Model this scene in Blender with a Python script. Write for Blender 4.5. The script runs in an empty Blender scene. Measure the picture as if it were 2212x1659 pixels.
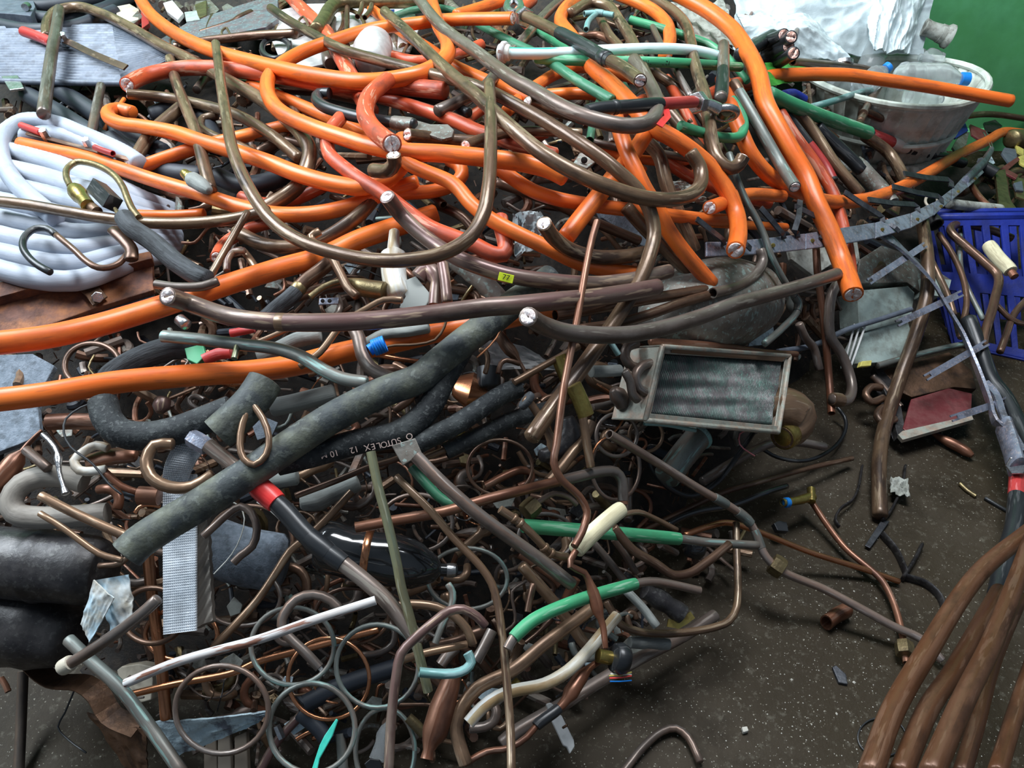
import bpy, bmesh, math, random
from mathutils import Vector, Matrix, noise as MN
random.seed(7)
SC = bpy.context.scene
COL = SC.collection

# ------------------------------------------------------------------ camera
FPX, CX, CY, CAMH, PITCH = 1703.0, 1106.0, 829.5, 1.25, math.radians(40)
cd = bpy.data.cameras.new('camera'); cam = bpy.data.objects.new('camera', cd); COL.objects.link(cam)
cam.location = (0, 0, CAMH); cam.rotation_euler = (math.pi/2 - PITCH, 0, 0)
cd.sensor_width = 36; cd.lens = FPX/2212*36; cd.clip_start = 0.02
SC.camera = cam
# ------------------------------------------------------------------ light
SC.view_settings.view_transform = 'Standard'
SC.view_settings.look = 'None'
SC.view_settings.gamma = 1
SC.view_settings.use_curve_mapping = False
SC.view_settings.exposure = 0.22
w = bpy.data.worlds.new('world'); SC.world = w; w.use_nodes = True
w.node_tree.nodes['Background'].inputs[0].default_value = (0.60, 0.74, 0.92, 1)
w.node_tree.nodes['Background'].inputs[1].default_value = 0.17
def area(name, loc, target, sx, sy, power, color):
    l = bpy.data.lights.new(name, 'AREA'); l.shape = 'RECTANGLE'; l.size = sx; l.size_y = sy
    l.energy = power; l.color = color
    o = bpy.data.objects.new(name, l); COL.objects.link(o); o.location = loc
    o.rotation_euler = (Vector(target) - Vector(loc)).to_track_quat('-Z', 'Y').to_euler()
    return o
area('daylight_doorway', (-3.0, 2.1, 3.3), (0.1, 1.6, 0.3), 2.8, 1.6, 250, (0.84, 0.93, 1.0))
area('daylight_roof_opening', (0.35, 1.85, 3.5), (0.25, 1.6, 0.2), 1.8, .8, 112, (0.92, 0.96, 1.0))

# ------------------------------------------------------------------ pile shape
GX = [-369, 0, 370, 740, 1106, 1475, 1843, 2212, 2581]
GY = [-277, 0, 277, 553, 829, 1106, 1382, 1659, 1936]
GH = [[.55, .58, .60, .62, .63, .62, .38, .0, .0],
      [.55, .56, .58, .62, .64, .62, .42, .0, .0],
      [.48, .50, .55, .60, .62, .58, .34, .04, .0],
      [.46, .48, .46, .48, .50, .42, .24, .10, .05],
      [.36, .38, .37, .37, .36, .25, .04, .02, .0],
      [.26, .28, .26, .25, .22, .10, .0, .0, .0],
      [.04, .10, .15, .14, .10, .01, .0, .0, .0],
      [.0, .0, .03, .04, .01, .0, .0, .0, .0],
      [.0, .0, .0, .0, .0, .0, .0, .0, .0]]
def _cr(a, b, c, d, t):
    return b + 0.5*t*(c-a + t*(2*a-5*b+4*c-d + t*(3*(b-c)+d-a)))
def pile_h(px, py):
    fx = min(max((px+369)/368.8, 0), 7.999); fy = min(max((py+277)/276.6, 0), 7.999)
    i, j = int(fx), int(fy); u, v = fx-i, fy-j
    rows = []
    for jj in (j-1, j, j+1, j+2):
        r = GH[min(max(jj, 0), 8)]
        rows.append(_cr(*[r[min(max(ii, 0), 8)] for ii in (i-1, i, i+1, i+2)], u))
    return max(0.0, _cr(*rows, v))
SP, CP = math.sin(PITCH), math.cos(PITCH)
CAM = Vector((0, 0, CAMH))
def ray(px, py):
    x = (px-CX)/FPX; y = -(py-CY)/FPX
    return Vector((x, y*SP + CP, y*CP - SP))
UNIT = 0.024
def at(px, py, L=0.0, r=0.0):
    """the point that lies L layers of scrap (2.4 cm each) above the heap where it is seen at px, py"""
    if L > 500: return CAM + ray(px, py)*(L-1000)      # an explicit distance, for what stands clear of the heap
    d = ray(px, py); t = (pile_h(px, py) - CAMH)/d.z
    n = d.length
    P = CAM + d*(t - (L*UNIT + r*1.15)/n)
    if P.z < r: P.z = r
    return P
def depth(px, py, L=0.0):
    P = at(px, py, L) - CAM
    return P.y*CP - P.z*SP
def mpp(px, py, L=0.0):
    return depth(px, py, L)/FPX

# ------------------------------------------------------------------ materials
MATS = {}
def _nodes(name):
    m = bpy.data.materials.new(name); m.use_nodes = True
    nt = m.node_tree; nt.nodes.clear()
    out = nt.nodes.new('ShaderNodeOutputMaterial'); b = nt.nodes.new('ShaderNodeBsdfPrincipled')
    nt.links.new(b.outputs[0], out.inputs[0])
    return m, nt, b
def surf(key, base, alt=None, dirt=None, rough=.5, metal=0., streak=True, bump=.25, alt_amt=.5, dirt_amt=.35, sc=1.0, mark=None, mark_amt=.0, coat=0., trans=0., rvar=.12, spec=.5):
    m, nt, b = _nodes(key)
    N, Lk = nt.nodes.new, nt.links.new
    alt = alt or base; dirt = dirt or tuple(c*.35 for c in base)
    tc = N('ShaderNodeTexCoord'); oi = N('ShaderNodeObjectInfo')
    vadd = N('ShaderNodeVectorMath'); vadd.operation = 'ADD'
    sc3 = N('ShaderNodeVectorMath'); sc3.operation = 'SCALE'; sc3.inputs['Scale'].default_value = 37.0
    cmb = N('ShaderNodeCombineXYZ'); Lk(oi.outputs['Random'], cmb.inputs[0]); Lk(oi.outputs['Random'], cmb.inputs[2])
    Lk(cmb.outputs[0], sc3.inputs[0])
    Lk(tc.outputs['UV' if streak else 'Object'], vadd.inputs[0]); Lk(sc3.outputs[0], vadd.inputs[1])
    def noise(scale, mp, det=4, rg=.6):
        mm = N('ShaderNodeMapping'); mm.inputs['Scale'].default_value = mp
        Lk(vadd.outputs[0], mm.inputs[0])
        n = N('ShaderNodeTexNoise'); n.inputs['Scale'].default_value = scale*sc; n.inputs['Detail'].default_value = det; n.inputs['Roughness'].default_value = rg
        Lk(mm.outputs[0], n.inputs['Vector']); return n.outputs['Fac']
    def ramp(src, lo, hi):
        r = N('ShaderNodeMapRange'); r.inputs[1].default_value = lo; r.inputs[2].default_value = hi; r.clamp = True
        Lk(src, r.inputs[0]); return r.outputs[0]
    def mix(f, a, c, k=1.0):
        x = N('ShaderNodeMix'); x.data_type = 'RGBA'
        if k != 1.0:
            mu = N('ShaderNodeMath'); mu.operation = 'MULTIPLY'; mu.inputs[1].default_value = k; Lk(f, mu.inputs[0]); f = mu.outputs[0]
        Lk(f, x.inputs[0])
        if isinstance(a, tuple): x.inputs[6].default_value = (*a, 1)
        else: Lk(a, x.inputs[6])
        x.inputs[7].default_value = (*c, 1)
        return x.outputs[2]
    n1 = noise(22, (.22, 1.8, 1) if streak else (1, 1, 1))
    n2 = noise(17, (.45, 1, 1) if streak else (1, 1, 1), 5, .65)
    n3 = noise(90, (.12, 1.0, 1) if streak else (1, 1, 1), 3, .6)
    c = mix(ramp(n1, .42, .62), base, alt, alt_amt*2 if alt_amt < .5 else 1.0)
    c = mix(ramp(n2, .49, .64), c, dirt, dirt_amt*1.6)
    if mark:
        c = mix(ramp(n3, .575, .62), c, mark, mark_amt)
    hv = N('ShaderNodeHueSaturation')
    mr = N('ShaderNodeMapRange'); mr.inputs[3].default_value = 1-rvar*1.4; mr.inputs[4].default_value = 1+rvar
    Lk(oi.outputs['Random'], mr.inputs[0]); Lk(mr.outputs[0], hv.inputs['Value'])
    Lk(c, hv.inputs['Color'])
    Lk(hv.outputs[0], b.inputs['Base Color'])
    rr = N('ShaderNodeMapRange'); rr.inputs[3].default_value = max(.04, rough-.12); rr.inputs[4].default_value = min(1, rough+.2)
    Lk(n2, rr.inputs[0]); Lk(rr.outputs[0], b.inputs['Roughness'])
    b.inputs['Metallic'].default_value = metal
    b.inputs['Specular IOR Level'].default_value = spec
    b.inputs['Coat Weight'].default_value = coat; b.inputs['Coat Roughness'].default_value = .18
    b.inputs['Transmission Weight'].default_value = trans
    if bump:
        bp = N('ShaderNodeBump'); bp.inputs['Strength'].default_value = bump; bp.inputs['Distance'].default_value = .002
        ad = N('ShaderNodeMath'); ad.operation = 'ADD'; Lk(n2, ad.inputs[0]); Lk(n3, ad.inputs[1])
        Lk(ad.outputs[0], bp.inputs['Height']); Lk(bp.outputs[0], b.inputs['Normal'])
    MATS[key] = m
    return m
surf('orange_plastic', (.80, .150, .020), (.92, .215, .036), (.20, .045, .02), rough=.33, alt_amt=.5, dirt_amt=.22, bump=.12, mark=(.22, .07, .035), mark_amt=.35, rvar=.05)
surf('orange_worn', (.68, .10, .030), (.50, .080, .035), (.14, .04, .025), rough=.42, dirt_amt=.5, bump=.15, mark=(.80, .42, .28), mark_amt=.6, rvar=.08)
surf('brown_bar', (.125, .073, .044), (.215, .138, .082), (.050, .030, .021), rough=.26, metal=.25, dirt_amt=.6, bump=.35, mark=(.42, .32, .21), mark_amt=.5)
surf('maroon_bar', (.175, .095, .085), (.20, .15, .12), (.085, .042, .036), rough=.3, metal=.25, dirt_amt=.5, bump=.2, mark=(.52, .38, .26), mark_amt=.6)
surf('grey_bar', (.20, .165, .145), (.16, .11, .085), (.10, .075, .06), rough=.32, metal=.35, dirt_amt=.5, bump=.2, mark=(.42, .38, .32), mark_amt=.5)
surf('dark_copper', (.115, .062, .042), (.19, .11, .07), (.045, .028, .02), rough=.3, metal=.55, dirt_amt=.5, bump=.2, mark=(.40, .29, .21), mark_amt=.4)
surf('tan_copper', (.29, .180, .110), (.20, .125, .08), (.10, .06, .038), rough=.3, metal=.5, dirt_amt=.5, mark=(.5, .39, .28), mark_amt=.45)
surf('bright_copper', (.66, .30, .16), (.50, .21, .10), (.22, .10, .06), rough=.24, metal=.95, dirt_amt=.35, bump=.1)
surf('red_copper', (.20, .078, .042), (.27, .13, .08), (.085, .038, .025), rough=.32, metal=.45, dirt_amt=.5, mark=(.42, .27, .20), mark_amt=.45)
surf('near_bar', (.105, .043, .019), (.15, .072, .04), (.055, .025, .013), rough=.36, metal=.3, dirt_amt=.5, mark=(.24, .14, .09), mark_amt=.35, rvar=.1)
surf('pale_copper', (.34, .235, .185), (.26, .22, .20), (.15, .09, .065), rough=.3, metal=.5, dirt_amt=.4, mark=(.5, .42, .38), mark_amt=.6)
surf('grey_copper', (.18, .155, .138), (.21, .135, .10), (.08, .06, .05), rough=.34, metal=.45, dirt_amt=.5, mark=(.38, .36, .34), mark_amt=.5)
surf('verdigris_tube', (.185, .215, .20), (.20, .165, .14), (.09, .085, .075), rough=.42, metal=.35, dirt_amt=.4, mark=(.30, .52, .48), mark_amt=.6)
surf('teal_tube', (.16, .38, .36), (.26, .42, .42), (.12, .16, .15), rough=.5, metal=.2, mark=(.5, .7, .7), mark_amt=.5)
surf('olive_rod', (.30, .29, .16), (.20, .24, .17), (.12, .10, .06), rough=.35, metal=.55, mark=(.55, .55, .4), mark_amt=.5)
surf('green_plastic', (.045, .30, .135), (.075, .38, .19), (.04, .10, .06), rough=.42, dirt_amt=.3, mark=(.4, .6, .45), mark_amt=.5, rvar=.08)
surf('dark_green_plastic', (.03, .16, .085), (.05, .21, .115), (.03, .07, .05), rough=.42, dirt_amt=.4, mark=(.25, .4, .3), mark_amt=.4)
surf('painted_green_tube', (.78, .90, .92), (.66, .80, .82), (.30, .55, .48), rough=.35, alt_amt=.5, dirt_amt=.3, sc=.5, mark=(.03, .42, .28), mark_amt=1.0)
surf('white_hose', (.36, .41, .49), (.43, .47, .54), (.25, .27, .31), rough=.55, dirt_amt=.3, bump=.35, rvar=.05)
surf('black_foam', (.022, .026, .029), (.045, .052, .053), (.010, .012, .014), rough=.7, dirt_amt=.4, bump=.7, mark=(.12, .13, .13), mark_amt=.5, spec=.35, streak=False, sc=1.6)
surf('mottled_foam', (.040, .049, .051), (.105, .115, .085), (.018, .021, .023), rough=.62, dirt_amt=.5, bump=.7, mark=(.16, .18, .16), mark_amt=.4, streak=False, sc=.9, rvar=.05)
surf('grey_foam', (.25, .275, .26), (.33, .35, .33), (.13, .13, .12), rough=.75, dirt_amt=.4, bump=.8)
surf('taupe_foam', (.27, .245, .21), (.21, .19, .17), (.10, .085, .07), rough=.6, dirt_amt=.4, bump=.6)
surf('cream_foam', (.74, .70, .48), (.62, .56, .36), (.35, .28, .16), rough=.6, dirt_amt=.3, bump=.4, mark=(.25, .2, .12), mark_amt=.4)
surf('char_foam', (.035, .04, .044), (.065, .072, .08), (.012, .012, .014), rough=.8, dirt_amt=.5, bump=1., sc=2)
surf('black_rubber', (.014, .016, .019), (.03, .033, .036), (.008, .008, .008), rough=.32, dirt_amt=.3, bump=.15, mark=(.2, .2, .2), mark_amt=.25)
surf('navy_hose', (.018, .024, .035), (.035, .042, .055), (.01, .01, .012), rough=.5, dirt_amt=.3, bump=.2)
surf('red_sleeve', (.42, .035, .035), (.55, .06, .055), (.18, .02, .02), rough=.35, dirt_amt=.3, mark=(.8, .3, .3), mark_amt=.4)
surf('bright_red', (.75, .035, .035), (.85, .07, .06), (.4, .02, .02), rough=.35, dirt_amt=.2)
surf('white_tape', (.75, .75, .68), (.6, .6, .55), (.4, .38, .3), rough=.5)
surf('white_pipe', (.66, .68, .66), (.56, .46, .28), (.34, .22, .10), rough=.4, alt_amt=.5, dirt_amt=.6, mark=(.30, .20, .10), mark_amt=.5, sc=.8)
surf('peeling_white', (.58, .60, .60), (.42, .36, .33), (.3, .2, .17), rough=.6, alt_amt=.5, dirt_amt=.3, mark=(.20, .09, .06), mark_amt=1.0)
surf('steel', (.27, .30, .38), (.20, .22, .28), (.10, .085, .085), rough=.34, metal=.4, streak=False, sc=2, dirt_amt=.45, mark=(.5, .42, .42), mark_amt=.5)
surf('dark_steel', (.055, .058, .068), (.09, .095, .105), (.03, .028, .03), rough=.4, metal=.6, streak=False, sc=2)
surf('bolt_metal', (.62, .64, .66), (.5, .5, .5), (.25, .24, .23), rough=.25, metal=.95, streak=False, sc=3)
surf('cut_metal', (.95, .90, .90), (.85, .66, .62), (.6, .36, .32), rough=.25, metal=.35, streak=False, sc=5, dirt_amt=.25, bump=.5)
surf('cut_copper', (.80, .45, .36), (.9, .62, .55), (.35, .15, .1), rough=.28, metal=.8, streak=False, sc=6, dirt_amt=.4, bump=.8)
surf('brass', (.42, .34, .10), (.33, .24, .07), (.15, .10, .04), rough=.28, metal=.85, streak=False, sc=2)
surf('old_brass', (.28, .22, .11), (.20, .15, .08), (.09, .07, .04), rough=.35, metal=.75, streak=False, sc=2)
surf('aluminium', (.125, .150, .195), (.17, .195, .24), (.08, .09, .11), rough=.5, metal=.15, streak=False, sc=1.5, dirt_amt=.4)
surf('silver_mesh', (.66, .70, .74), (.56, .60, .64), (.4, .42, .44), rough=.35, metal=.15, streak=False, sc=2, dirt_amt=.2)
surf('rust', (.15, .065, .045), (.30, .12, .05), (.07, .035, .03), rough=.7, metal=.2, streak=False, sc=1.2, dirt_amt=.5, bump=.8)
surf('blue_concrete', (.14, .175, .215), (.20, .24, .29), (.07, .085, .10), rough=.8, streak=False, sc=4, dirt_amt=.4, bump=.6)
surf('dark_drum', (.030, .028, .030), (.060, .056, .056), (.016, .014, .014), rough=.38, metal=.3, streak=False, sc=1.3, dirt_amt=.5, mark=(.16, .16, .15), mark_amt=.25)
surf('copper_sheet', (.12, .068, .040), (.18, .10, .06), (.045, .03, .025), rough=.42, metal=.6, streak=False, sc=1.5, dirt_amt=.5)
surf('patina_sheet', (.60, .76, .82), (.50, .64, .70), (.10, .10, .13), rough=.6, metal=.0, streak=False, sc=2.6, dirt_amt=.55, bump=.5)
surf('grey_sheet', (.235, .225, .20), (.17, .145, .12), (.10, .085, .07), rough=.45, metal=.4, streak=False, sc=1.2, dirt_amt=.4, mark=(.35, .5, .47), mark_amt=.5)
surf('grey_channel', (.17, .20, .22), (.20, .15, .16), (.10, .10, .11), rough=.5, metal=.4, streak=False, sc=1.5, mark=(.3, .5, .5), mark_amt=.4)
surf('white_plastic', (.62, .63, .62), (.5, .5, .5), (.3, .29, .27), rough=.4, streak=False, dirt_amt=.3)
surf('cream_plastic', (.66, .60, .48), (.55, .5, .4), (.3, .25, .18), rough=.45, streak=False)
surf('basket_plastic', (.60, .67, .60), (.50, .55, .48), (.22, .22, .18), rough=.45, streak=False, dirt_amt=.35)
surf('old_white', (.42, .44, .40), (.32, .33, .29), (.12, .11, .09), rough=.6, streak=False, sc=2, dirt_amt=.5)
surf('bag_plastic', (.58, .68, .70), (.50, .60, .63), (.40, .48, .50), rough=.42, streak=False, dirt_amt=.2, bump=.5, trans=.0)
surf('blue_plastic', (.006, .018, .20), (.009, .024, .25), (.005, .01, .08), rough=.45, streak=False, dirt_amt=.3)
surf('cap_blue', (.01, .22, .72), rough=.35, streak=False, dirt_amt=.05)
surf('meter_box', (.36, .45, .42), (.28, .33, .30), (.13, .13, .11), rough=.55, streak=False, sc=1.5, dirt_amt=.4)
surf('fin_metal', (.065, .10, .09), (.14, .135, .135), (.07, .04, .05), rough=.4, metal=.4, streak=False, sc=1.6, mark=(.08, .20, .16), mark_amt=.5)
surf('coil_frame', (.42, .44, .38), (.48, .36, .28), (.22, .2, .17), rough=.5, metal=.3, streak=False, sc=2, dirt_amt=.4)
surf('red_plate', (.22, .045, .05), (.26, .08, .08), (.09, .03, .03), rough=.4, metal=.4, streak=False, sc=1.5)
surf('mask_cloth', (.62, .66, .66), (.42, .62, .74), (.42, .34, .22), rough=.75, streak=False, sc=1, dirt_amt=.45)
surf('leaf_brown', (.35, .25, .14), rough=.8, streak=False)
surf('wood', (.20, .16, .12), (.28, .23, .18), (.08, .06, .05), rough=.75, mark=(.35, .3, .24), mark_amt=.5)
surf('dark_wood', (.05, .038, .03), (.10, .065, .04), (.02, .016, .014), rough=.7)
surf('green_bag', (.06, .40, .05), (.10, .5, .08), rough=.45, streak=False)
surf('yellow_plastic', (.70, .62, .16), rough=.4, streak=False)
surf('yellow_sticker', (.75, .90, .03), rough=.5, streak=False, dirt_amt=0)
surf('ink', (.01, .01, .01), rough=.6, streak=False, dirt_amt=0, bump=0)
surf('pale_print', (.45, .34, .30), rough=.7, streak=False, dirt_amt=0, bump=0)
surf('mint_plastic', (.05, .62, .48), (.1, .75, .6), rough=.35, streak=False, dirt_amt=.1)
surf('pink_wire', (.8, .25, .28), rough=.4, streak=False, dirt_amt=0)
surf('stone_white', (.7, .68, .6), rough=.8, streak=False)
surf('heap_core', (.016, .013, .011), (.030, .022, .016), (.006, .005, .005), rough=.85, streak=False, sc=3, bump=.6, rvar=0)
surf('green_wall', (.115, .46, .165), (.14, .52, .22), (.08, .33, .13), rough=.45, streak=False, sc=.3, dirt_amt=.3, bump=.1, rvar=0)
# dusty concrete floor: mottled grey-brown with oily patches and pale specks
m, nt, b = _nodes('floor_concrete')
N, Lk = nt.nodes.new, nt.links.new
tc = N('ShaderNodeTexCoord')
def nz(s, d, r=.6):
    n = N('ShaderNodeTexNoise'); n.inputs['Scale'].default_value = s; n.inputs['Detail'].default_value = d; n.inputs['Roughness'].default_value = r
    Lk(tc.outputs['Object'], n.inputs['Vector']); return n.outputs['Fac']
def mx(f, lo, hi, a, c):
    r = N('ShaderNodeMapRange'); r.inputs[1].default_value = lo; r.inputs[2].default_value = hi; r.clamp = True; Lk(f, r.inputs[0])
    x = N('ShaderNodeMix'); x.data_type = 'RGBA'; Lk(r.outputs[0], x.inputs[0])
    if isinstance(a, tuple): x.inputs[6].default_value = (*a, 1)
    else: Lk(a, x.inputs[6])
    x.inputs[7].default_value = (*c, 1); return x.outputs[2]
c = mx(nz(1.9, 6), .45, .62, (.030, .020, .008), (.055, .042, .027))
c = mx(nz(5, 5, .7), .50, .66, c, (.022, .014, .005))
c = mx(nz(60, 3, .7), .56, .72, c, (.095, .083, .06))
c = mx(nz(190, 2, .5), .67, .71, c, (.26, .24, .19))
Lk(c, b.inputs['Base Color']); b.inputs['Roughness'].default_value = .62; b.inputs['Specular IOR Level'].default_value = .3
bp = N('ShaderNodeBump'); bp.inputs['Strength'].default_value = .6; bp.inputs['Distance'].default_value = .003
Lk(nz(70, 6, .75), bp.inputs['Height']); Lk(bp.outputs[0], b.inputs['Normal'])
MATS['floor_concrete'] = m
# clear bottle plastic
m, nt, b = _nodes('clear_plastic')
b.inputs['Base Color'].default_value = (.9, .96, .98, 1); b.inputs['Roughness'].default_value = .12
b.inputs['Transmission Weight'].default_value = .85; b.inputs['IOR'].default_value = 1.2
MATS['clear_plastic'] = m
m, nt, b = _nodes('smoky_plastic')
b.inputs['Base Color'].default_value = (.02, .022, .024, 1); b.inputs['Roughness'].default_value = .14; b.inputs['Coat Weight'].default_value = .6
MATS['smoky_plastic'] = m

# ------------------------------------------------------------------ builders
def mesh_obj(name, verts, faces, mat, parent=None, uvs=None, origin=None, smooth=True):
    origin = Vector(origin) if origin is not None else Vector((0, 0, 0))
    me = bpy.data.meshes.new(name)
    me.from_pydata([tuple(Vector(v)-origin) for v in verts], [], faces)
    if uvs:
        uvl = me.uv_layers.new(name='UVMap')
        k = 0
        for p in me.polygons:
            for li in p.loop_indices:
                uvl.data[li].uv = uvs[k]; k += 1
    me.materials.append(MATS[mat])
    if smooth:
        me.polygons.foreach_set('use_smooth', [True]*len(me.polygons)); me.set_sharp_from_angle(angle=.75)
    me.update()
    o = bpy.data.objects.new(name, me); COL.objects.link(o)
    if parent:
        o.parent = parent
    else:
        o.location = origin
    return o
CATS = {}
def tag(o, label, cat=None, group=None, kind=None):
    if label: o['label'] = label
    if cat: o['category'] = cat
    if group: o['group'] = group
    if kind: o['kind'] = kind
    return o
def root(name, loc, label, cat, group=None):
    o = bpy.data.objects.new(name, None); COL.objects.link(o); o.location = loc; o.empty_display_size = .03
    tag(o, label, cat, group); return o
def spline(pts, step=.010, closed=False):
    n = len(pts)
    if n < 3 and not closed: 
        a, b_ = pts[0], pts[-1]; k = max(2, int((b_-a).length/step/2)); return [a.lerp(b_, i/k) for i in range(k+1)]
    out = []
    rng = range(n if closed else n-1)
    for i in rng:
        if closed: p0, p1, p2, p3 = pts[(i-1) % n], pts[i], pts[(i+1) % n], pts[(i+2) % n]
        else:
            p1, p2 = pts[i], pts[i+1]
            p0 = pts[i-1] if i > 0 else p1*2-p2
            p3 = pts[i+2] if i+2 < n else p2*2-p1
        # centripetal Catmull-Rom keeps uneven spacing from looping
        d01 = max((p1-p0).length, 1e-5)**.5; d12 = max((p2-p1).length, 1e-5)**.5; d23 = max((p3-p2).length, 1e-5)**.5
        m1 = ((p1-p0)/d01 - (p2-p0)/(d01+d12) + (p2-p1)/d12)*d12
        m2 = ((p2-p1)/d12 - (p3-p1)/(d12+d23) + (p3-p2)/d23)*d12
        k = max(2, int((p2-p1).length/step))
        for s in range(k):
            t = s/k; t2, t3 = t*t, t*t*t
            out.append(p1*(2*t3-3*t2+1) + m1*(t3-2*t2+t) + p2*(-2*t3+3*t2) + m2*(t3-t2))
    if not closed: out.append(pts[-1].copy())
    return out
def frames(path, closed=False):
    n = len(path); T = []
    for i in range(n):
        a = path[(i-1) % n] if (closed or i > 0) else path[0]
        c_ = path[(i+1) % n] if (closed or i < n-1) else path[-1]
        t = c_-a; T.append(t.normalized() if t.length > 1e-9 else Vector((1, 0, 0)))
    u = T[0].orthogonal().normalized()
    if abs(T[0].z) < .9: u = (Vector((0, 0, 1)) - T[0]*T[0].z).normalized()
    F = []
    for i in range(n):
        u = (u - T[i]*u.dot(T[i])); u = u.normalized() if u.length > 1e-6 else T[i].orthogonal().normalized()
        F.append((T[i], u, T[i].cross(u)))
    return F
def tube(name, path, r, mat, parent=None, sides=14, closed=False, prof=None, ends=('s', 's'), origin=None, squash=None, rag=0):
    """path: 3D points; r metres; prof: list of (t, multiplier); ends: s solid, o open hollow, n none"""
    n = len(path); F = frames(path, closed)
    L = [0.0]
    for i in range(1, n): L.append(L[-1] + (path[i]-path[i-1]).length)
    tot = max(L[-1], 1e-6)
    def mul(t):
        if not prof: return 1.0
        if t <= prof[0][0]: return prof[0][1]
        for (a, x), (b_, y) in zip(prof, prof[1:]):
            if t <= b_: return x + (y-x)*((t-a)/max(b_-a, 1e-6))
        return prof[-1][1]
    V, Q, UV = [], [], []
    def ring(i, rr, off=0.0):
        t, u, v = F[i]; base = len(V); P = path[i] + t*off
        for k in range(sides):
            a = 2*math.pi*k/sides
            q = squash or 1.0
            V.append(P + u*(math.cos(a)*rr*q) + v*(math.sin(a)*rr/q))
        return base
    def stitch(a, b_, la, lb, rr):
        w_ = 2*math.pi*rr
        for k in range(sides):
            k2 = (k+1) % sides
            Q.append((a+k, a+k2, b_+k2, b_+k))
            UV.extend([(la, w_*k/sides), (la, w_*(k+1)/sides), (lb, w_*(k+1)/sides), (lb, w_*k/sides)])
    prev = None; first = None
    seq = []
    if not closed and ends[0] == 's': seq.append((0, .72, -r*.0)); 
    for i in range(n):
        m_ = mul(L[i]/tot)
        rr = r*m_
        b_ = ring(i, rr)
        if prev is not None: stitch(prev[0], b_, prev[1], L[i], r)
        prev = (b_, L[i])
        if first is None: first = (b_, L[i], rr)
        lastr = rr
    if closed:
        stitch(prev[0], first[0], prev[1], prev[1]+.01, r)
    else:
        for which, (b_, l_, rr), i, sgn in (('a', first, 0, -1), ('b', (prev[0], prev[1], lastr), n-1, 1)):
            e = ends[0] if which == 'a' else ends[1]
            def st(x, y, lx, ly):
                if sgn < 0: stitch(y, x, ly, lx, rr)
                else: stitch(x, y, lx, ly, rr)
            if e == 's':
                c1 = ring(i, rr*.80, sgn*rr*.22); st(b_, c1, l_, l_+sgn*rr*.2)
                ci = len(V); V.append(path[i] + F[i][0]*sgn*rr*.30)
                for k in range(sides):
                    k2 = (k+1) % sides
                    Q.append((c1+k, c1+k2, ci) if sgn > 0 else (c1+k2, c1+k, ci)); UV.extend([(l_, 0), (l_, .01), (l_+.01, 0)])
            elif e == 'f':
                c1 = ring(i, rr*.93, sgn*rr*.04); st(b_, c1, l_, l_)
                Q.append(tuple(c1+k for k in range(sides)) if sgn > 0 else tuple(c1+k for k in reversed(range(sides)))); UV.extend([(l_+.001*k, .002*k) for k in range(sides)])
            elif e == 'o':
                c1 = ring(i, rr*.80); st(b_, c1, l_, l_)
                j = i; dd = 0
                c2 = ring(i, rr*.78, -sgn*min(rr*3, tot*.4)); st(c1, c2, l_, l_)
                Q.append(tuple(c2+k for k in range(sides)) if sgn > 0 else tuple(c2+k for k in reversed(range(sides)))); UV.extend([(l_, 0)]*sides)
    return mesh_obj(name, V, Q, mat, parent, UV, origin)
def cut_face(name, P, T, r, mat, parent, origin, seed=0):
    """sawn cable end: two bulging half-moons of bare metal inside the jacket"""
    T = T.normalized(); u = T.orthogonal().normalized(); u.rotate(Matrix.Rotation(seed*1.7, 3, T)); v = T.cross(u)
    V, Q = [], []; nr, ns = 9, 24
    for i in range(nr+1):
        f = i/nr
        for k in range(ns):
            a = 2*math.pi*k/ns; x, y = math.cos(a)*f, math.sin(a)*f
            xx = x + .12*MN.noise(Vector((x*2, y*2, seed*1.3)))
            hgt = (.24*min(1, abs(xx)*2.6) * (1-.6*f*f) + .10*MN.noise(Vector((x*3.1, y*3.1, seed*2.7+5)))) * r + r*.03
            if i == nr: hgt = -r*.06
            V.append(P + u*(x*r) + v*(y*r) + T*hgt)
    for i in range(nr):
        for k in range(ns):
            k2 = (k+1) % ns; Q.append((i*ns+k, (i+1)*ns+k, (i+1)*ns+k2, i*ns+k2))
    return mesh_obj(name, V, Q, mat, parent, None, origin)
def parse(s):
    out = []
    for tok in s.split():
        p = [float(x) for x in tok.split(',')]
        out.append(p)
    return out
def path3(s, L, wpx, closed=False, step=.010, lift=''):
    P = parse(s) if isinstance(s, str) else [list(p) for p in s]
    if isinstance(L, (int, float)): L0 = L1 = float(L)
    else: L0, L1 = L
    n = len(P)
    mid = P[n//2]
    Lm = mid[2] if len(mid) > 2 else (L0+L1)/2
    r = wpx/2*mpp(mid[0], mid[1], Lm)
    cum = [0]
    for a, b_ in zip(P, P[1:]): cum.append(cum[-1]+math.hypot(a[0]-b_[0], a[1]-b_[1]))
    pts = []
    for i, p in enumerate(P):
        l_ = p[2] if len(p) > 2 else L0+(L1-L0)*(cum[i]/max(cum[-1], 1))
        if l_ < 500:
            for c_, e_ in ((lift[:1], 0), (lift[1:], n-1)):
                if c_ == 'c':
                    dd = abs(cum[i]-cum[e_]); l_ += 3.2*max(0, 1-dd/95)**2
        pts.append(at(p[0], p[1], l_, r))
    return spline(pts, step, closed), r
def sub(path, a, b_):
    n = len(path)-1
    i, j = a*n, b_*n
    i0, j0 = int(math.ceil(i)), int(math.floor(j))
    def ip(f):
        k = min(int(f), n-1); return path[k].lerp(path[k+1], f-k)
    out = [ip(i)] + [path[k] for k in range(i0, j0+1) if i < k < j] + [ip(j)]
    if len(out) < 4:
        A, B = out[0], out[-1]; out = [A.lerp(B, q/4) for q in range(5)]
    return out
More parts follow.
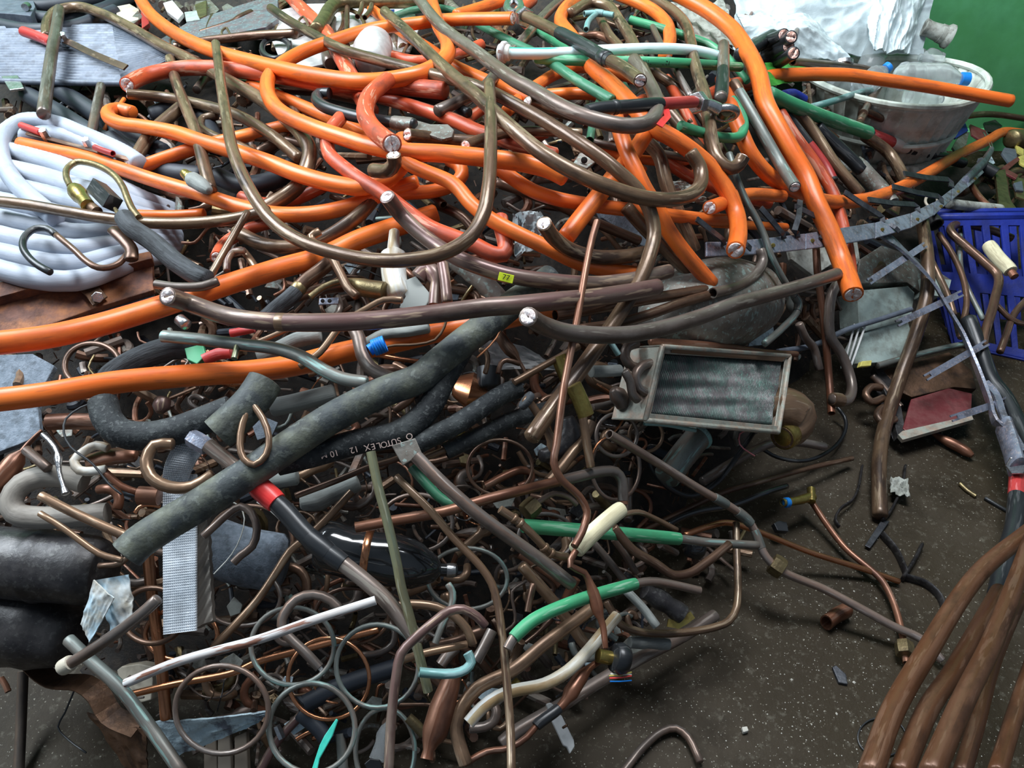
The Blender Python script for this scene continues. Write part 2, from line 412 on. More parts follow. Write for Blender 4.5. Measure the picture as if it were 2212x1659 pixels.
REG = []      # (label, px, py) of what can be named as a landmark
def T(kind, mat, wpx, L, pts, label, ends='ss', cat=None, bands=None, prof=None, squash=None, sides=14, group=None, body='body', face='cut_metal', closed=False):
    """one tube-like thing. ends: s solid, f flat, o open, c cut face. bands: (t0, t1, width multiplier, material, part name[, label])"""
    path, r = path3(pts, L, wpx, closed, lift=ends)
    e = tuple('f' if x in 'c' else x for x in ends)
    kids = ('c' in ends) or bands
    cat = cat or kind.split('_')[-1]
    if not kids:
        o = tube(kind, path, r, mat, None, sides, closed, prof, e, origin=path[0], squash=squash)
        tag(o, label, cat, group)
        return o, path, r
    R = root(kind, path[0], label, cat, group)
    tube(body, path, r, mat, R, sides, closed, prof, e, origin=path[0], squash=squash)
    if ends[0] == 'c': cut_face('cut_end', path[0], path[0]-path[1], r*.86, face, R, path[0], len(REG)+len(COL.objects))
    if ends[1] == 'c': cut_face('cut_end', path[-1], path[-1]-path[-2], r*.86, face, R, path[0], len(COL.objects))
    for bd in bands or ():
        t0, t1, mu, bm_, bn = bd[:5]
        o = tube(bn, sub(path, t0, t1), r*mu, bm_, R, sides, False, [(0, .93), (.06, 1), (.94, 1), (1, .93)], ('f', 'f'), origin=path[0])
        if len(bd) > 5: o['label'] = bd[5]
    return R, path, r
def box_pts(P0, ax, ay, az):
    c = [P0, P0+ax, P0+ax+ay, P0+ay]; return c + [p+az for p in c]
BOXF = [(3, 2, 1, 0), (4, 5, 6, 7), (0, 1, 5, 4), (1, 2, 6, 5), (2, 3, 7, 6), (3, 0, 4, 7)]
def bevel(o, wd, seg=2):
    md = o.modifiers.new('bevel', 'BEVEL'); md.width = wd; md.segments = seg; md.limit_method = 'ANGLE'
    return o
def slab(name, poly, L, thick, mat, parent=None, origin=None, bend=0.0, div=True, smooth=False):
    """a piece of sheet or plate with the outline POLY lying on the heap, THICK metres thick"""
    P = parse(poly) if isinstance(poly, str) else poly
    pts = [at(p[0], p[1], p[2] if len(p) > 2 else L) for p in P]
    return slab3(name, pts, thick, mat, parent, origin)
def slab3(name, pts, thick, mat, parent=None, origin=None, bev=.0015):
    n = Vector((0, 0, 0))
    for a, b_ in zip(pts, pts[1:]+pts[:1]): n += a.cross(b_)
    n.normalize()
    cen = sum(pts, Vector())/len(pts)
    if n.dot(CAM-cen) < 0: n = -n; 
    bm = bmesh.new()
    top = [bm.verts.new(p) for p in pts]; bot = [bm.verts.new(p-n*thick) for p in pts]
    k = len(pts)
    bm.faces.new(top); bm.faces.new(bot[::-1])
    for i in range(k): bm.faces.new((top[(i+1) % k], top[i], bot[i], bot[(i+1) % k]))
    bmesh.ops.triangulate(bm, faces=[f for f in bm.faces if len(f.verts) > 4])
    bmesh.ops.recalc_face_normals(bm, faces=bm.faces)
    origin = Vector(origin) if origin is not None else pts[0]
    if parent is None: pass
    bmesh.ops.translate(bm, verts=bm.verts, vec=-origin)
    me = bpy.data.meshes.new(name); bm.to_mesh(me); bm.free(); me.materials.append(MATS[mat])
    o = bpy.data.objects.new(name, me); COL.objects.link(o)
    if parent: o.parent = parent
    else: o.location = origin
    if bev: bevel(o, min(bev, thick*.3))
    return o
def patch(name, c4, nu, nv, mat, parent=None, origin=None, fn=None, thick=.002, smooth=True):
    """four 3D corners (a,b,c,d round the sheet), bilinear grid, fn(u,v) -> height along the normal"""
    a, b_, c_, d = c4
    n = (b_-a).cross(d-a).normalized()
    if n.dot(CAM-a) < 0: n = -n
    V, Q = [], []
    for side in (0, 1):
        for j in range(nv+1):
            for i in range(nu+1):
                u, v = i/nu, j/nv
                p = a*(1-u)*(1-v) + b_*u*(1-v) + c_*u*v + d*(1-u)*v
                V.append(p + n*((fn(u, v) if fn else 0) - side*thick))
    S = (nu+1)*(nv+1)
    for j in range(nv):
        for i in range(nu):
            k = j*(nu+1)+i
            Q.append((k, k+1, k+nu+2, k+nu+1)); Q.append((S+k+nu+1, S+k+nu+2, S+k+1, S+k))
    edge = [i for i in range(nu+1)] + [j*(nu+1)+nu for j in range(1, nv+1)] + [nv*(nu+1)+i for i in range(nu-1, -1, -1)] + [j*(nu+1) for j in range(nv-1, 0, -1)]
    for x, y in zip(edge, edge[1:]+edge[:1]): Q.append((y, x, S+x, S+y))
    origin = Vector(origin) if origin is not None else a
    return mesh_obj(name, V, Q, mat, parent, None, origin, smooth)
def strap(name, path, wid, thick, mat, parent=None, origin=None, nrm=None, twist=0.0):
    """flat strap swept along 3D path; its broad face looks along nrm"""
    F = frames(path); V, Q, UV = [], [], []
    nrm = nrm or Vector((0, -.6, .8))
    n = len(path)
    for i, P in enumerate(path):
        t = F[i][0]; s = t.cross(nrm).normalized(); up = s.cross(t)
        if twist: 
            q = Matrix.Rotation(twist*i/(n-1), 3, t); s = q @ s; up = q @ up
        for (x, y) in ((-1, -1), (1, -1), (1, 1), (-1, 1)):
            V.append(P + s*(x*wid/2) + up*(y*thick/2))
    for i in range(n-1):
        for k in range(4):
            k2 = (k+1) % 4; Q.append((i*4+k, i*4+k2, i*4+4+k2, i*4+4+k))
            UV.extend([(i*.01, k*.01), (i*.01, k*.01+.01), (i*.01+.01, k*.01+.01), (i*.01+.01, k*.01)])
    Q.append((3, 2, 1, 0)); e = (n-1)*4; Q.append((e, e+1, e+2, e+3)); UV.extend([(0, 0)]*8)
    return mesh_obj(name, V, Q, mat, parent, UV, origin if origin is not None else path[0], False)
def nut(name, P, axis, R_, h, mat, parent=None, origin=None, hole=0):
    axis = axis.normalized(); p = [P-axis*h/2, P-axis*h/6, P+axis*h/6, P+axis*h/2]
    o = tube(name, p, R_, mat, parent, 6, False, [(0, .94), (.2, 1), (.8, 1), (1, .94)], ('f', 'f'), origin=origin if origin is not None else P)
    o.data.polygons.foreach_set('use_smooth', [False]*len(o.data.polygons)); return o
# ================================================================== the setting
fl = mesh_obj('floor', [(-6, -1, 0), (6, -1, 0), (6, 2.93, 0), (-6, 2.93, 0)], [(0, 1, 2, 3)], 'floor_concrete', smooth=False); fl['kind'] = 'structure'
# painted steel side of a container behind the heap: flat sheet with a base rail
V, Q = [], []
for k, (z, dy) in enumerate([(0, 0), (.06, 0), (.07, .012), (1.55, .012), (1.56, 0), (1.62, 0)]):
    V += [(-5, 2.9+dy, z), (5, 2.9+dy, z)]
    if k: Q.append((2*k-2, 2*k-1, 2*k+1, 2*k))
gw = mesh_obj('wall_back', V, Q, 'green_wall', smooth=False); gw['kind'] = 'structure'
md = gw.modifiers.new('s', 'SOLIDIFY'); md.thickness = .03; md.offset = 1
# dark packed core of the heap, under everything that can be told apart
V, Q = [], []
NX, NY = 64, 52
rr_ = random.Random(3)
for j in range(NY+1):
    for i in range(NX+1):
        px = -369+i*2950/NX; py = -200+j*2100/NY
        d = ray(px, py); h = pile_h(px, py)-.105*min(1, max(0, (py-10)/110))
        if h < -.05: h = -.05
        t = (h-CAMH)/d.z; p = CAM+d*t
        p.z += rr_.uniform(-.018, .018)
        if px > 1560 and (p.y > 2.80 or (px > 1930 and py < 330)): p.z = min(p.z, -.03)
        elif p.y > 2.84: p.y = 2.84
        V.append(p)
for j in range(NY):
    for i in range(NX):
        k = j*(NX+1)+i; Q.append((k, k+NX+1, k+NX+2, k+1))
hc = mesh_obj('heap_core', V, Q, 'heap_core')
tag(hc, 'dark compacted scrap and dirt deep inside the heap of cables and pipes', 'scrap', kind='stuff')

OC, CR, CT = 'orange_cable', 'copper_rod', 'copper_tube'
O, OW, BB, MB_, GB = 'orange_plastic', 'orange_worn', 'brown_bar', 'maroon_bar', 'grey_bar'
DC, TC_, BC, RC, GC, VT = 'dark_copper', 'tan_copper', 'bright_copper', 'red_copper', 'grey_copper', 'verdigris_tube'
def orange(w_, L, p, label, ends='ss', mat=O): return T(OC, mat, w_, L, p, label, ends, 'cable', body='jacket', group='orange cables thrown over the heap')
def bar(w_, L, p, label, ends='ss', mat=BB, bands=None): return T(CR, mat, w_, L, p, label, ends, 'rod', body='rod', bands=bands)
def tb(mat, w_, L, p, label, ends='ss', **k): return T(CT, mat, w_, L, p, label, ends, 'tube', body='pipe', **k)
# ------------------------------------------------------------------ orange cables
orange(36, 10, "292,-20 330,35 400,84 470,113 550,135 676,163 803,176 904,160 958,130 968,96 948,55 928,-10", "long orange cable sweeping from the top edge under the ribbed plate into a tight hairpin")
orange(34, 8.5, "1107,40 968,43 879,53 803,63 727,86 664,108 616,133 584,162 577,190 588,222 616,248 676,275 740,297 803,316 866,327 955,332 1056,342 1130,352 1185,366 1220,383", "orange cable making a wide open loop, one end beside the red-sleeved lug", 'cs')
orange(34, 7, "275,183 316,163 380,149 456,147 557,157 640,170 700,180 850,186 960,196", "scuffed reddish-orange cable ending over the ribbed aluminium plate", 'cs', OW)
orange(34, 6.5, "286,243,4.2 255,236,4.8 236,241,5.8 238,256 265,268 304,273 380,287 430,304 506,327 575,349 651,378 727,398 785,404 835,386 864,362 877,335 868,300", "orange cable with a hooked end just above the white hoses")
orange(33, 4.5, "45,310 101,322 177,338 253,362 329,388 430,418 520,447 600,463 690,460 770,441 840,412 900,395", "long orange cable emerging from the white coiled hose and dipping under the brown loop")
orange(30, 4, "970,345 992,358 998,378 980,398 940,412 870,418 780,425", "orange cable doubled back in a hairpin under the cut silver stub")
orange(46, (11, 2.5), "-30,744 100,728 200,706 300,677 400,645 500,612 600,581 700,553 770,520 850,492 940,462", "thick orange cable running up from the rusty beam, upper of two")
orange(48, (10, 3), "-30,867 100,851 250,826 400,812 560,800 650,786 740,762 850,740 950,716 1050,698 1130,680 1200,664", "thick orange cable crossing behind the blue fitting, lower of two")
orange(40, 12, "1462,-14 1530,23 1581,63 1612,106 1637,157 1655,228 1677,270 1706,322 1741,382 1764,440 1792,499 1817,562 1843,636", "orange cable arching from the white bag over the slotted rail, sawn end hanging", 'sc')
orange(28, 9.5, "1598,188,1002.02 1662,166,1002.04 1728,161,1002.06 1829,162,1002.08 1905,172,1002.10 2006,187,1002.12 2108,205,1002.14 2183,218,1002.15", "straight orange cable reaching over the oval basket towards the green wall")
orange(31, 8, "2206,288 2171,285 2133,304 2057,342 2006,373 1930,412 1860,433 1780,434 1710,408 1657,375 1622,332 1598,280 1575,220 1560,170", "orange cable curving below the basket and back under the steel rail")
orange(38, (6, 11), "1262,-14 1224,16 1211,45 1234,78 1277,142 1328,188 1378,240 1409,274 1454,299 1505,335 1543,372 1572,418 1590,461 1595,499 1589,540", "orange cable snaking down to a sawn end in front of the slotted rail's tip", 'sc')
orange(35, 9, "1325,235 1340,286 1355,330 1373,367 1391,405 1419,450 1445,499 1482,550 1537,613", "orange cable dropping steeply and ending beside the brown rods at the dented tank")
orange(33, 8, "860,330 890,358 917,370 980,398 1018,440 1056,471 1107,499 1176,532 1252,568 1328,585 1372,590", "orange cable falling diagonally behind the large brown loop")
orange(31, 6, "1060,350 1100,380 1151,412 1201,429 1277,443 1350,452 1429,463 1530,474 1580,476", "orange cable passing beneath the cut orange piece in the middle")
orange(38, 11, "838,172 803,202 792,222 789,246 803,274 828,298 847,311", "short fat orange curl hanging with its sawn end uppermost", 'sc', OW)
orange(32, 4, "620,-14 664,30 702,66 728,110 752,152 778,205 800,240", "dull orange cable descending beneath the brass manifold", mat=OW)
orange(27, 3.5, "803,20 879,76 930,108 980,142 1044,172 1107,197 1170,225", "orange cable glimpsed under the long brown diagonal rods")
orange(30, 4.2, "610,165 727,192 828,212 904,234 980,260 1031,283 1107,309 1200,335", "reddish-orange cable lying below the hairpin of the top orange cable", mat=OW)
orange(28, 3.2, "540,184 626,218 702,250 760,275 860,330", "orange cable half hidden behind the wide open loop")
orange(34, 7, "736,254 712,285 707,310 713,335 740,360 778,388 828,418 880,458 930,492 985,514 1031,532 1062,548 1086,550 1092,530 1085,500 1080,470", "faded red-orange cable ending in a tight curl under the maroon rod", mat=OW)
orange(29, 3.5, "300,362 367,338 430,318 520,296 621,272 660,262", "orange cable running up towards the wide loop from the brass valve")
orange(22, 2.5, "205,440 250,458 304,464 380,465 440,461", "thin orange cable lying on the white hoses beside the black switch")
orange(26, 3, "468,556 482,530 505,512 545,492 600,478", "orange cable stub poking out beside the leaning brown strip", 'cs', OW)
orange(38, 7.2, "1395,290 1370,328 1330,376 1292,424 1252,474 1223,512", "short thick orange piece standing upright over the bent brown stub")
orange(25, 3, "1095,240 1130,207 1161,184 1201,160 1250,146 1310,150 1370,170", "orange cable arching under the white-painted green pipe")
orange(26, 2.6, "1130,216 1189,205 1280,203 1350,216 1420,240", "orange cable lying flat between the two green pipes")
orange(27, 6, "1335,-12 1404,18 1438,48 1447,85 1436,122", "orange cable bending down near the bag at the top")
orange(22, 2.4, "1290,325 1376,342 1454,349 1500,342", "orange cable crossing low behind the steep orange one")
orange(24, 2.8, "1270,312 1333,336 1390,372", "orange stub beside the grey lug with a hole")
orange(26, 7, "1685,243 1715,291 1761,354 1799,415 1816,470 1830,535 1838,590", "orange cable half hidden beneath the big arching one at the rail", mat=OW)
orange(28, 7.6, "1533,449 1570,436 1620,420 1690,424", "stubby orange cable with split silver end above the slotted rail", 'cs')
orange(24, 5.2, "985,33 1050,13 1115,-8", "orange cable at the very top beside the red-sleeved lug")
orange(10, 2.5, "268,214 243,252 224,284 213,304", "thin orange wire hanging beside the upright grey posts")
orange(19, 4, "1540,482 1610,486 1697,491", "orange cable peeping out under the slotted rail")
orange(25, 2.2, "1150,60 1120,30 1150,0", "orange cable stub beneath the red sleeve at the top", mat=OW)
orange(26, 2.2, "700,402 640,430 580,440 520,425", "orange cable glimpsed in the gap under the brown loop", mat=OW)
orange(26, 2.5, "1050,230 1010,262 1040,290 1110,300 1180,286", "orange cable bent under the pair of long brown diagonals", mat=OW)
orange(25, 2.5, "1415,330 1470,370 1530,400 1600,425 1660,440", "orange cable buried behind the rail's prongs", mat=OW)
orange(24, 2.0, "840,120 905,132 985,118 1040,96", "orange cable crossing beneath both brown diagonals at the top", mat=OW)
orange(25, 2.2, "1240,250 1290,262 1330,250 1390,215", "orange cable arched under the pinkish brown rod", mat=OW)
orange(24, 2.6, "1500,230 1540,200 1590,180 1640,176", "orange cable running out from the ring lug to the cut tube", mat=OW)
orange(24, 2.4, "1440,170 1480,240 1510,320 1500,400", "orange cable buried behind the hooked brown bar", mat=OW)
# ------------------------------------------------------------------ brown copper bars
bar(31, 12.5, "466,95 472,135 477,180 489,253 504,329 537,405 588,478 651,521 727,547 803,561 879,562 955,548 1012,515 1043,465 1056,400 1060,320 1060,250 1057,180", "great U-shaped brown copper rod looping across the middle of the heap")
bar(34, 12, "831,25 879,68 955,142 1031,208 1107,278 1176,334 1252,378 1328,409 1390,427 1450,431 1495,419 1514,395 1512,362 1492,330", "long brown rod crossing diagonally and curling round at its lower end")
bar(34, 13, "895,-14 955,58 1031,114 1110,172 1151,194 1227,237 1303,263 1358,272 1402,263 1418,238 1414,205 1395,168 1370,130", "pinkish brown rod sweeping to a hook beside the black and red lug cable", mat=GB)
bar(31, (9, 12), "585,18 626,46 677,75 740,107 803,126 879,146 955,166 1031,187 1107,222 1201,276 1277,325 1328,364 1378,412 1404,456 1413,505 1402,555 1378,613 1346,666 1290,748 1239,820 1185,892 1148,945", "very long brown rod ending beyond the thin upright reddish one")
bar(28, (8, 4), "101,80 104,46 127,22 165,15 215,28 278,58 354,101 405,126 506,182 557,210 601,242 651,290 669,328 661,366 640,405 590,440 545,462", "brown rod arching over the ribbed plate behind the grey post")
bar(24, 5, "276,203 354,210 430,225 506,246 557,272 601,303 646,342", "brown rod with crimped end under the scuffed orange cable", 'cs')
bar(26, 6, "367,127 382,182 400,228 425,291 440,354 455,410", "brown rod standing behind the hooked orange cable")
bar(29, 4, "390,232 329,286 300,330 278,366", "short brown bar leaning over the white hose coil")
bar(25, 7.5, "-14,434 50,441 127,454 228,471 329,482 430,481 519,470 580,455", "brown rod lying across the white corrugated hoses")
bar(16, 9, "535,458 481,549 440,622", "flat brown strip leaning between the black-sleeved and orange cables")
bar(31, 4.5, "510,500 560,525 610,534 680,524 740,492 790,450 815,415", "brown rod curved beneath the bottom of the U-shaped one")
bar(41, 12.5, "362,640 405,654 481,680 557,693 677,697 803,692 930,679 1056,663 1100,660 1201,650 1277,643 1353,632 1420,620", "thick maroon-grey rod spanning the heap with a sawn white end by the orange cable", 'cs', MB_, [(.225, .25, 1.015, 'tan_copper', 'tape_band', 'tan tape band')])
bar(35, 10.5, "836,425 866,464 917,511 980,553 1056,583 1110,597 1176,606 1277,613 1353,606 1445,586", "maroon copper rod with a crumpled end and a small yellow sticker", 'cs', MB_)
bar(34, 13.5, "1141,684 1176,704 1227,719 1328,724 1404,715 1505,687 1581,659 1660,637 1728,618 1808,592", "grey-brown rod curving over the dented tank, sawn end beside the thin upright rod", 'cs', GB)
bar(32, 9, "1175,483 1194,511 1227,537 1277,554 1341,555 1400,545", "short bent brown bar with a bright crumpled end behind the thin upright rod", 'cs')
T('copper_rod', RC, 17, (13.2, 14), "1290,478 1277,524 1262,600 1247,688 1227,790 1216,850 1209,905 1202,962 1196,1000 1212,1035 1252,1073 1268,1105 1257,1150 1240,1180", "thin reddish rod standing upright in front of everything, its foot bent", 'ff', 'rod')
bar(29, 7, "1353,448 1391,491 1442,542 1508,610", "brown rod tucked under the steep orange cable")
bar(30, 5.4, "1360,280 1420,330 1440,400 1470,470 1500,540", "brown rod buried behind the two orange cables that end at the rail")
T('copper_pipe', DC, 25, 9, "1199,681 1277,668 1378,650 1480,633 1545,622", "dark copper pipe with a flat open mouth under the thin rod", 'os', 'pipe')
T('copper_pipe', GB, 22, 11, "1540,633 1594,618 1632,594 1648,562 1642,540", "grey-brown pipe hooking up round the dented tank, round open mouth", 'os', 'pipe')
T('copper_pipe', DC, 23, 10, "1255,712 1330,700 1400,680 1470,655 1538,636", "brown-green flattened pipe above the sawn grey-brown rod", 'ss', 'pipe')
bar(26, 7.5, "1232,28 1277,6 1310,12 1340,48 1366,89 1380,125 1392,155 1409,190 1427,223 1454,253 1490,300 1525,340", "brown rod hooped over the small verdigris tee and running under the ring lug")
bar(27, (8, 11.5), "1398,-10 1454,23 1480,51 1492,90 1499,130 1510,168 1525,215 1531,260 1539,310 1553,348 1576,364 1596,355 1606,338", "brown rod bent into a hook with a bright sawn end beside the ring lug", 'sc')
bar(22, 5, "1295,35 1315,75 1345,110 1372,148", "brown rod descending from the small verdigris tee")
bar(17, 4, "1250,78 1290,76 1325,92 1350,120", "thin maroon rod curved under the painted green pipe", mat=RC)
bar(14, 6.4, "1409,56 1425,90 1442,122 1467,165 1492,208", "thin round-headed rod crossing under the two long green pipes", mat=GC)
bar(24, 6, "1258,-12 1210,4 1176,33 1138,78 1085,140 1044,190 1000,215 945,240", "grey-brown rod passing beneath the red-sleeved lug", mat=GB)
bar(22, 3, "1350,110 1410,155 1480,205 1530,270", "brown rod lying deep behind the round-headed thin one")
bar(27, 5.4, "880,291 930,297 980,303 1045,307", "short brown bar with sawn end under the black lugged cable", 'cs')
bar(22, 6, "1006,314 1045,299 1110,285 1180,284 1255,288", "brown bar with a pinched sawn end crossing behind the U-shaped rod", 'cs')
bar(25, 8, "1139,221 1180,234 1245,252", "stub of brown bar with a bright tip above the long diagonal rod", 'cs')
bar(20, 3.4, "468,250 440,256 433,274 460,293 510,312 560,338", "brown rod hooked back behind the top of the U-shaped one")
bar(31, 10.4, "850,335 852,352 838,368 806,368", "bent rod stub with a shiny melted end, next to the fat orange curl", 'cs')
bar(24, 8, "1711,228 1753,278 1804,354 1858,418", "brown bar slanting down below the bright green sleeve")
bar(25, 7, "1868,293 1918,329 1948,375 1962,410", "brown bar curving down from the mouth of the bright green sleeve")
bar(29, (8, 0.3), "1990,470 1999,520 2004,570 2002,638 1981,714 1950,800 1926,871 1908,934 1899,1000 1899,1060 1901,1113", "long brown rod standing on the floor, leaning against the crate")
bar(16, 4, "1255,300 1330,318 1420,330 1500,345", "slim brown rod crossing behind the steep orange cable", mat=GC)
bar(22, 3, "1075,395 1180,432 1280,478 1380,520", "brown bar beneath the cut orange piece, over the grey board", mat=DC)
bar(24, 2.2, "500,180 580,190 680,196 780,215", "brown rod hidden under the hairpin of the top orange cable", mat=DC)
bar(24, 2.2, "560,330 610,300 640,250 600,200", "brown rod in the shadow inside the wide orange loop", mat=DC)
bar(22, 2, "940,440 1000,470 1040,520", "brown rod inside the U, behind the falling orange cable", mat=DC)
bar(26, 2.6, "1660,215 1700,270 1740,330", "brown bar beside the black cable with a white stripe", mat=DC)
# ------------------------------------------------------------------ upper copper, brass and green pipes
R = root('copper_pipe', at(1860, 215, 12), "slim brown pipe with a tee joint bent over the orange cable at the basket", 'pipe')
R2 = R.location.copy()
def part(name, mat, w_, L, pts, ends='ss', prof=None, parent=None, sides=12, label=None, squash=None):
    p, r = path3(pts, L, w_); parent = parent or R
    o = tube(name, p, r, mat, parent, sides, False, prof, ends, origin=R2, squash=squash)
    if label: o['label'] = label
    return o, p, r
part('main_pipe', 'dark_copper', 15, 12, "1712,133 1779,139 1867,149 1890,158 1900,175 1895,195 1880,218 1858,262", 'os')
part('branch_pipe', 'dark_copper', 14, 11.6, "1868,241 1905,256 1981,264 2082,251 2146,247 2225,258")
part('tee_joint', 'dark_copper', 19, 12.4, "1884,212 1874,228 1864,246", 'ff', [(0, 1.05), (.2, .85), (.8, .85), (1, 1.05)])
tb(GC, 10, 9, "1757,-12 1748,5 1736,32 1714,82", "thin straight pipe standing in front of the white bag")
T('copper_pipe', GC, 24, 10, "128,20 122,60 114,101 104,170 94,246", "tall grey pipe standing against the ribbed aluminium plate", 'os', 'pipe')
T('copper_pipe', GC, 20, 5, "218,186 209,230 197,291", "short grey pipe standing behind the white hose coil", 'os', 'pipe')
tb(GC, 26, 12, "1563,97 1563,125 1562,150 1560,185 1557,213", "grey rod standing on end with black tape round its foot", bands=[(.5, .97, 1.08, 'black_rubber', 'tape', 'black tape')])
# manifold of thick brass-brown pipe with side stubs
R = root('copper_manifold', at(730, 8, 6), "thick brown manifold pipe with two stubs below, crossing the top edge", 'pipe'); R2 = R.location.copy()
part('main_pipe', 'old_brass', 29, 6.5, "684,64 700,42 722,12 750,4 850,3 900,2 955,-4")
part('stub', 'dark_copper', 11, 7.4, "783,8 780,22 772,36", 'so'); part('stub', 'dark_copper', 11, 7.4, "803,10 799,24 788,38", 'so')
part('down_pipe', 'dark_copper', 12, 5.4, "750,10 749,60 750,100")
R = root('copper_manifold', at(470, 86, 5), "long brown header pipe with small hairpin bends along its top", 'pipe'); R2 = R.location.copy()
part('header_pipe', 'dark_copper', 19, 5, "378,101 430,91 473,85 560,76 640,72")
for hx, hy in ((377, 92), (488, 72), (655, 48)):
    part('hairpin', 'tan_copper', 5, 6, f"{hx-8},{hy+8} {hx-8},{hy-6} {hx},{hy-12} {hx+6},{hy-4} {hx+12},{hy+9}", sides=8)
# green pipes
T('painted_pipe', 'painted_green_tube', 24, 10.5, "1078,112 1107,115 1160,116 1227,114 1328,108 1429,105 1505,110 1560,124", "green pipe daubed with white paint, clamped at its end", 'fs', 'pipe', body='pipe',
  bands=[(0.0, .045, 1.45, 'white_tape', 'clamp', 'crusted white clamp'), (.01, .03, 1.9, 'peeling_white', 'clamp_ear')])
T('green_pipe', 'green_plastic', 22, 8.8, "1158,126 1252,131 1404,134 1500,138 1598,145", "straight green pipe with printed black lettering under the painted one", 'so', 'pipe')
T('green_pipe', 'dark_green_plastic', 16, 4, "850,36 895,22 940,17 993,29 1050,62 1110,92 1150,110", "thin dark green pipe arching behind the long brown diagonal", 'ss', 'pipe')
T('green_pipe', 'dark_green_plastic', 22, 7.2, "1105,92 1160,118 1200,142 1252,177 1322,217", "dark green pipe running down to the black-sleeved lug cable", 'ss', 'pipe')
T('green_pipe', 'green_plastic', 17, 5, "1155,64 1200,92 1245,117", "short green pipe under the red sleeve", 'ss', 'pipe')
T('green_pipe', 'green_plastic', 19, 6.2, "1361,43 1416,58 1480,78 1530,96 1553,112", "green pipe passing behind the two brown hooks near the bag", 'os', 'pipe')
T('green_pipe', 'green_plastic', 16, 5.2, "1570,122 1592,148 1615,176", "green pipe end curving beneath the big arching orange cable", 'ss', 'pipe')
T('green_pipe', 'green_plastic', 21, 9.4, "1470,272 1520,288 1575,298 1600,292 1607,266 1597,238 1580,214", "green pipe bent in a U around the ring lug", 'ss', 'pipe')
T('green_pipe', 'dark_green_plastic', 18, 6, "1348,185 1372,230 1383,270 1397,302", "short green pipe crossing under the pinkish hooked rod", 'so', 'pipe')
T('green_pipe', 'dark_green_plastic', 17, 5, "1300,205 1284,250 1274,303", "short dark green pipe standing behind the pinkish rod", 'so', 'pipe')
T('green_sleeve', 'green_plastic', 30, 9.6, "1662,203 1703,223 1779,253 1876,287", "bright green open-ended sleeve below the orange cable at the basket", 'so', 'pipe')
T('teal_pipe', 'teal_tube', 14, 10.6, "1748,233 1804,217 1876,194", "thin teal-taped pipe leaning on the oval basket", 'fo', 'pipe')
T('verdigris_bar', 'verdigris_tube', 25, 11.4, "1585,180 1610,222 1650,292 1688,358 1717,404", "green-tarnished rod with a bright sawn end, beside the arching orange cable", 'sc', 'rod', bands=[(0, .1, 1.1, 'dark_copper', 'collar')])
T('teal_pipe', 'teal_tube', 13, 10, "1262,30 1290,28 1325,33", "small verdigris tee pipe near the top", 'of', 'pipe', bands=[(.35, .65, 1.25, 'teal_tube', 'tee_collar')])
tb('teal_tube', 12, 10.2, "1288,30 1272,45 1266,64", "stub of verdigris pipe pointing down from the small tee", 'so')
tb(VT, 15, (11, 13), "1575,332 1590,382 1610,430 1635,475 1652,512 1665,552 1690,600 1710,632 1724,652 1722,672 1690,709 1652,742", "thin green-tarnished tube zigzagging down past the rail's tip", bands=[(.62, .70, 1.25, 'verdigris_tube', 'elbow_joint')])
# lug cables
R, p_, r_ = T('lugged_cable', 'brown_bar', 26, 13.6, "1122,30 1150,42 1210,72 1260,98 1300,122 1345,146 1383,174", "cable end with red sleeve, black shrink tube and bolted lug", 'fc', 'cable', body='core',
  bands=[(.07, .34, .95, 'red_sleeve', 'red_sleeve', 'red shrink sleeve'), (.33, .72, 1.15, 'black_rubber', 'black_sleeve', 'black shrink tube'), (.66, .70, 1.3, 'black_rubber', 'sleeve_lip')])
org = p_[0]
ax = (p_[6]-p_[0])
nut('nut', at(1133, 37, 13.6), ax, 22*mpp(1130, 36, 13), .014, 'bolt_metal', R, org)
tube('ring_lug', [at(1110+17*math.cos(a)*.9, 14+13*math.sin(a), 13.8) for a in [k*math.pi/8 for k in range(16)]], .009, 'bolt_metal', R, 8, True, origin=org)
R, p_, r_ = T('lugged_cable', 'brown_bar', 20, 14, "1268,240 1300,234 1360,230 1405,226 1450,223 1500,220 1530,222", "black and red sleeved cable lying level, large steel ring lug at its end", 'ff', 'cable', body='core',
  bands=[(0, .5, 1.45, 'black_rubber', 'black_sleeve', 'black shrink tube'), (.16, .19, 1.6, 'black_rubber', 'sleeve_lip'), (.46, .84, 1.35, 'red_sleeve', 'red_sleeve', 'red shrink sleeve')])
org = p_[0]
nut('nut', at(1508, 222, 14), p_[-1]-p_[-3], 24*mpp(1508, 222, 14), .020, 'bolt_metal', R, org)
cpt = at(1566, 245, 14.4); m_ = mpp(1566, 245, 14)
tube('lug_shank', [at(1518, 222, 14.2), at(1535, 228, 14.4), at(1550, 236, 14.4)], 13*m_, 'bolt_metal', R, 12, False, [(0, .9), (1, 1.1)], ('f', 'f'), origin=org)
tube('ring_lug', [cpt + Vector((math.cos(a)*24*m_, -math.sin(a)*9*m_, math.sin(a)*16*m_)) for a in [k*math.pi/9 for k in range(18)]], 8.5*m_, 'bolt_metal', R, 10, True, origin=org)
tube('bolt', [cpt+Vector((0, .004, -.004)), cpt+Vector((0, -.008, .008))], 13*m_, 'old_brass', R, 12, ends=('f', 'f'), origin=org)
strap('torn_shred', [at(1438, 236, 14), at(1442, 252, 14.2), at(1432, 262, 14.4), at(1424, 272, 14.2)], .012, .002, 'bright_red', R, org)
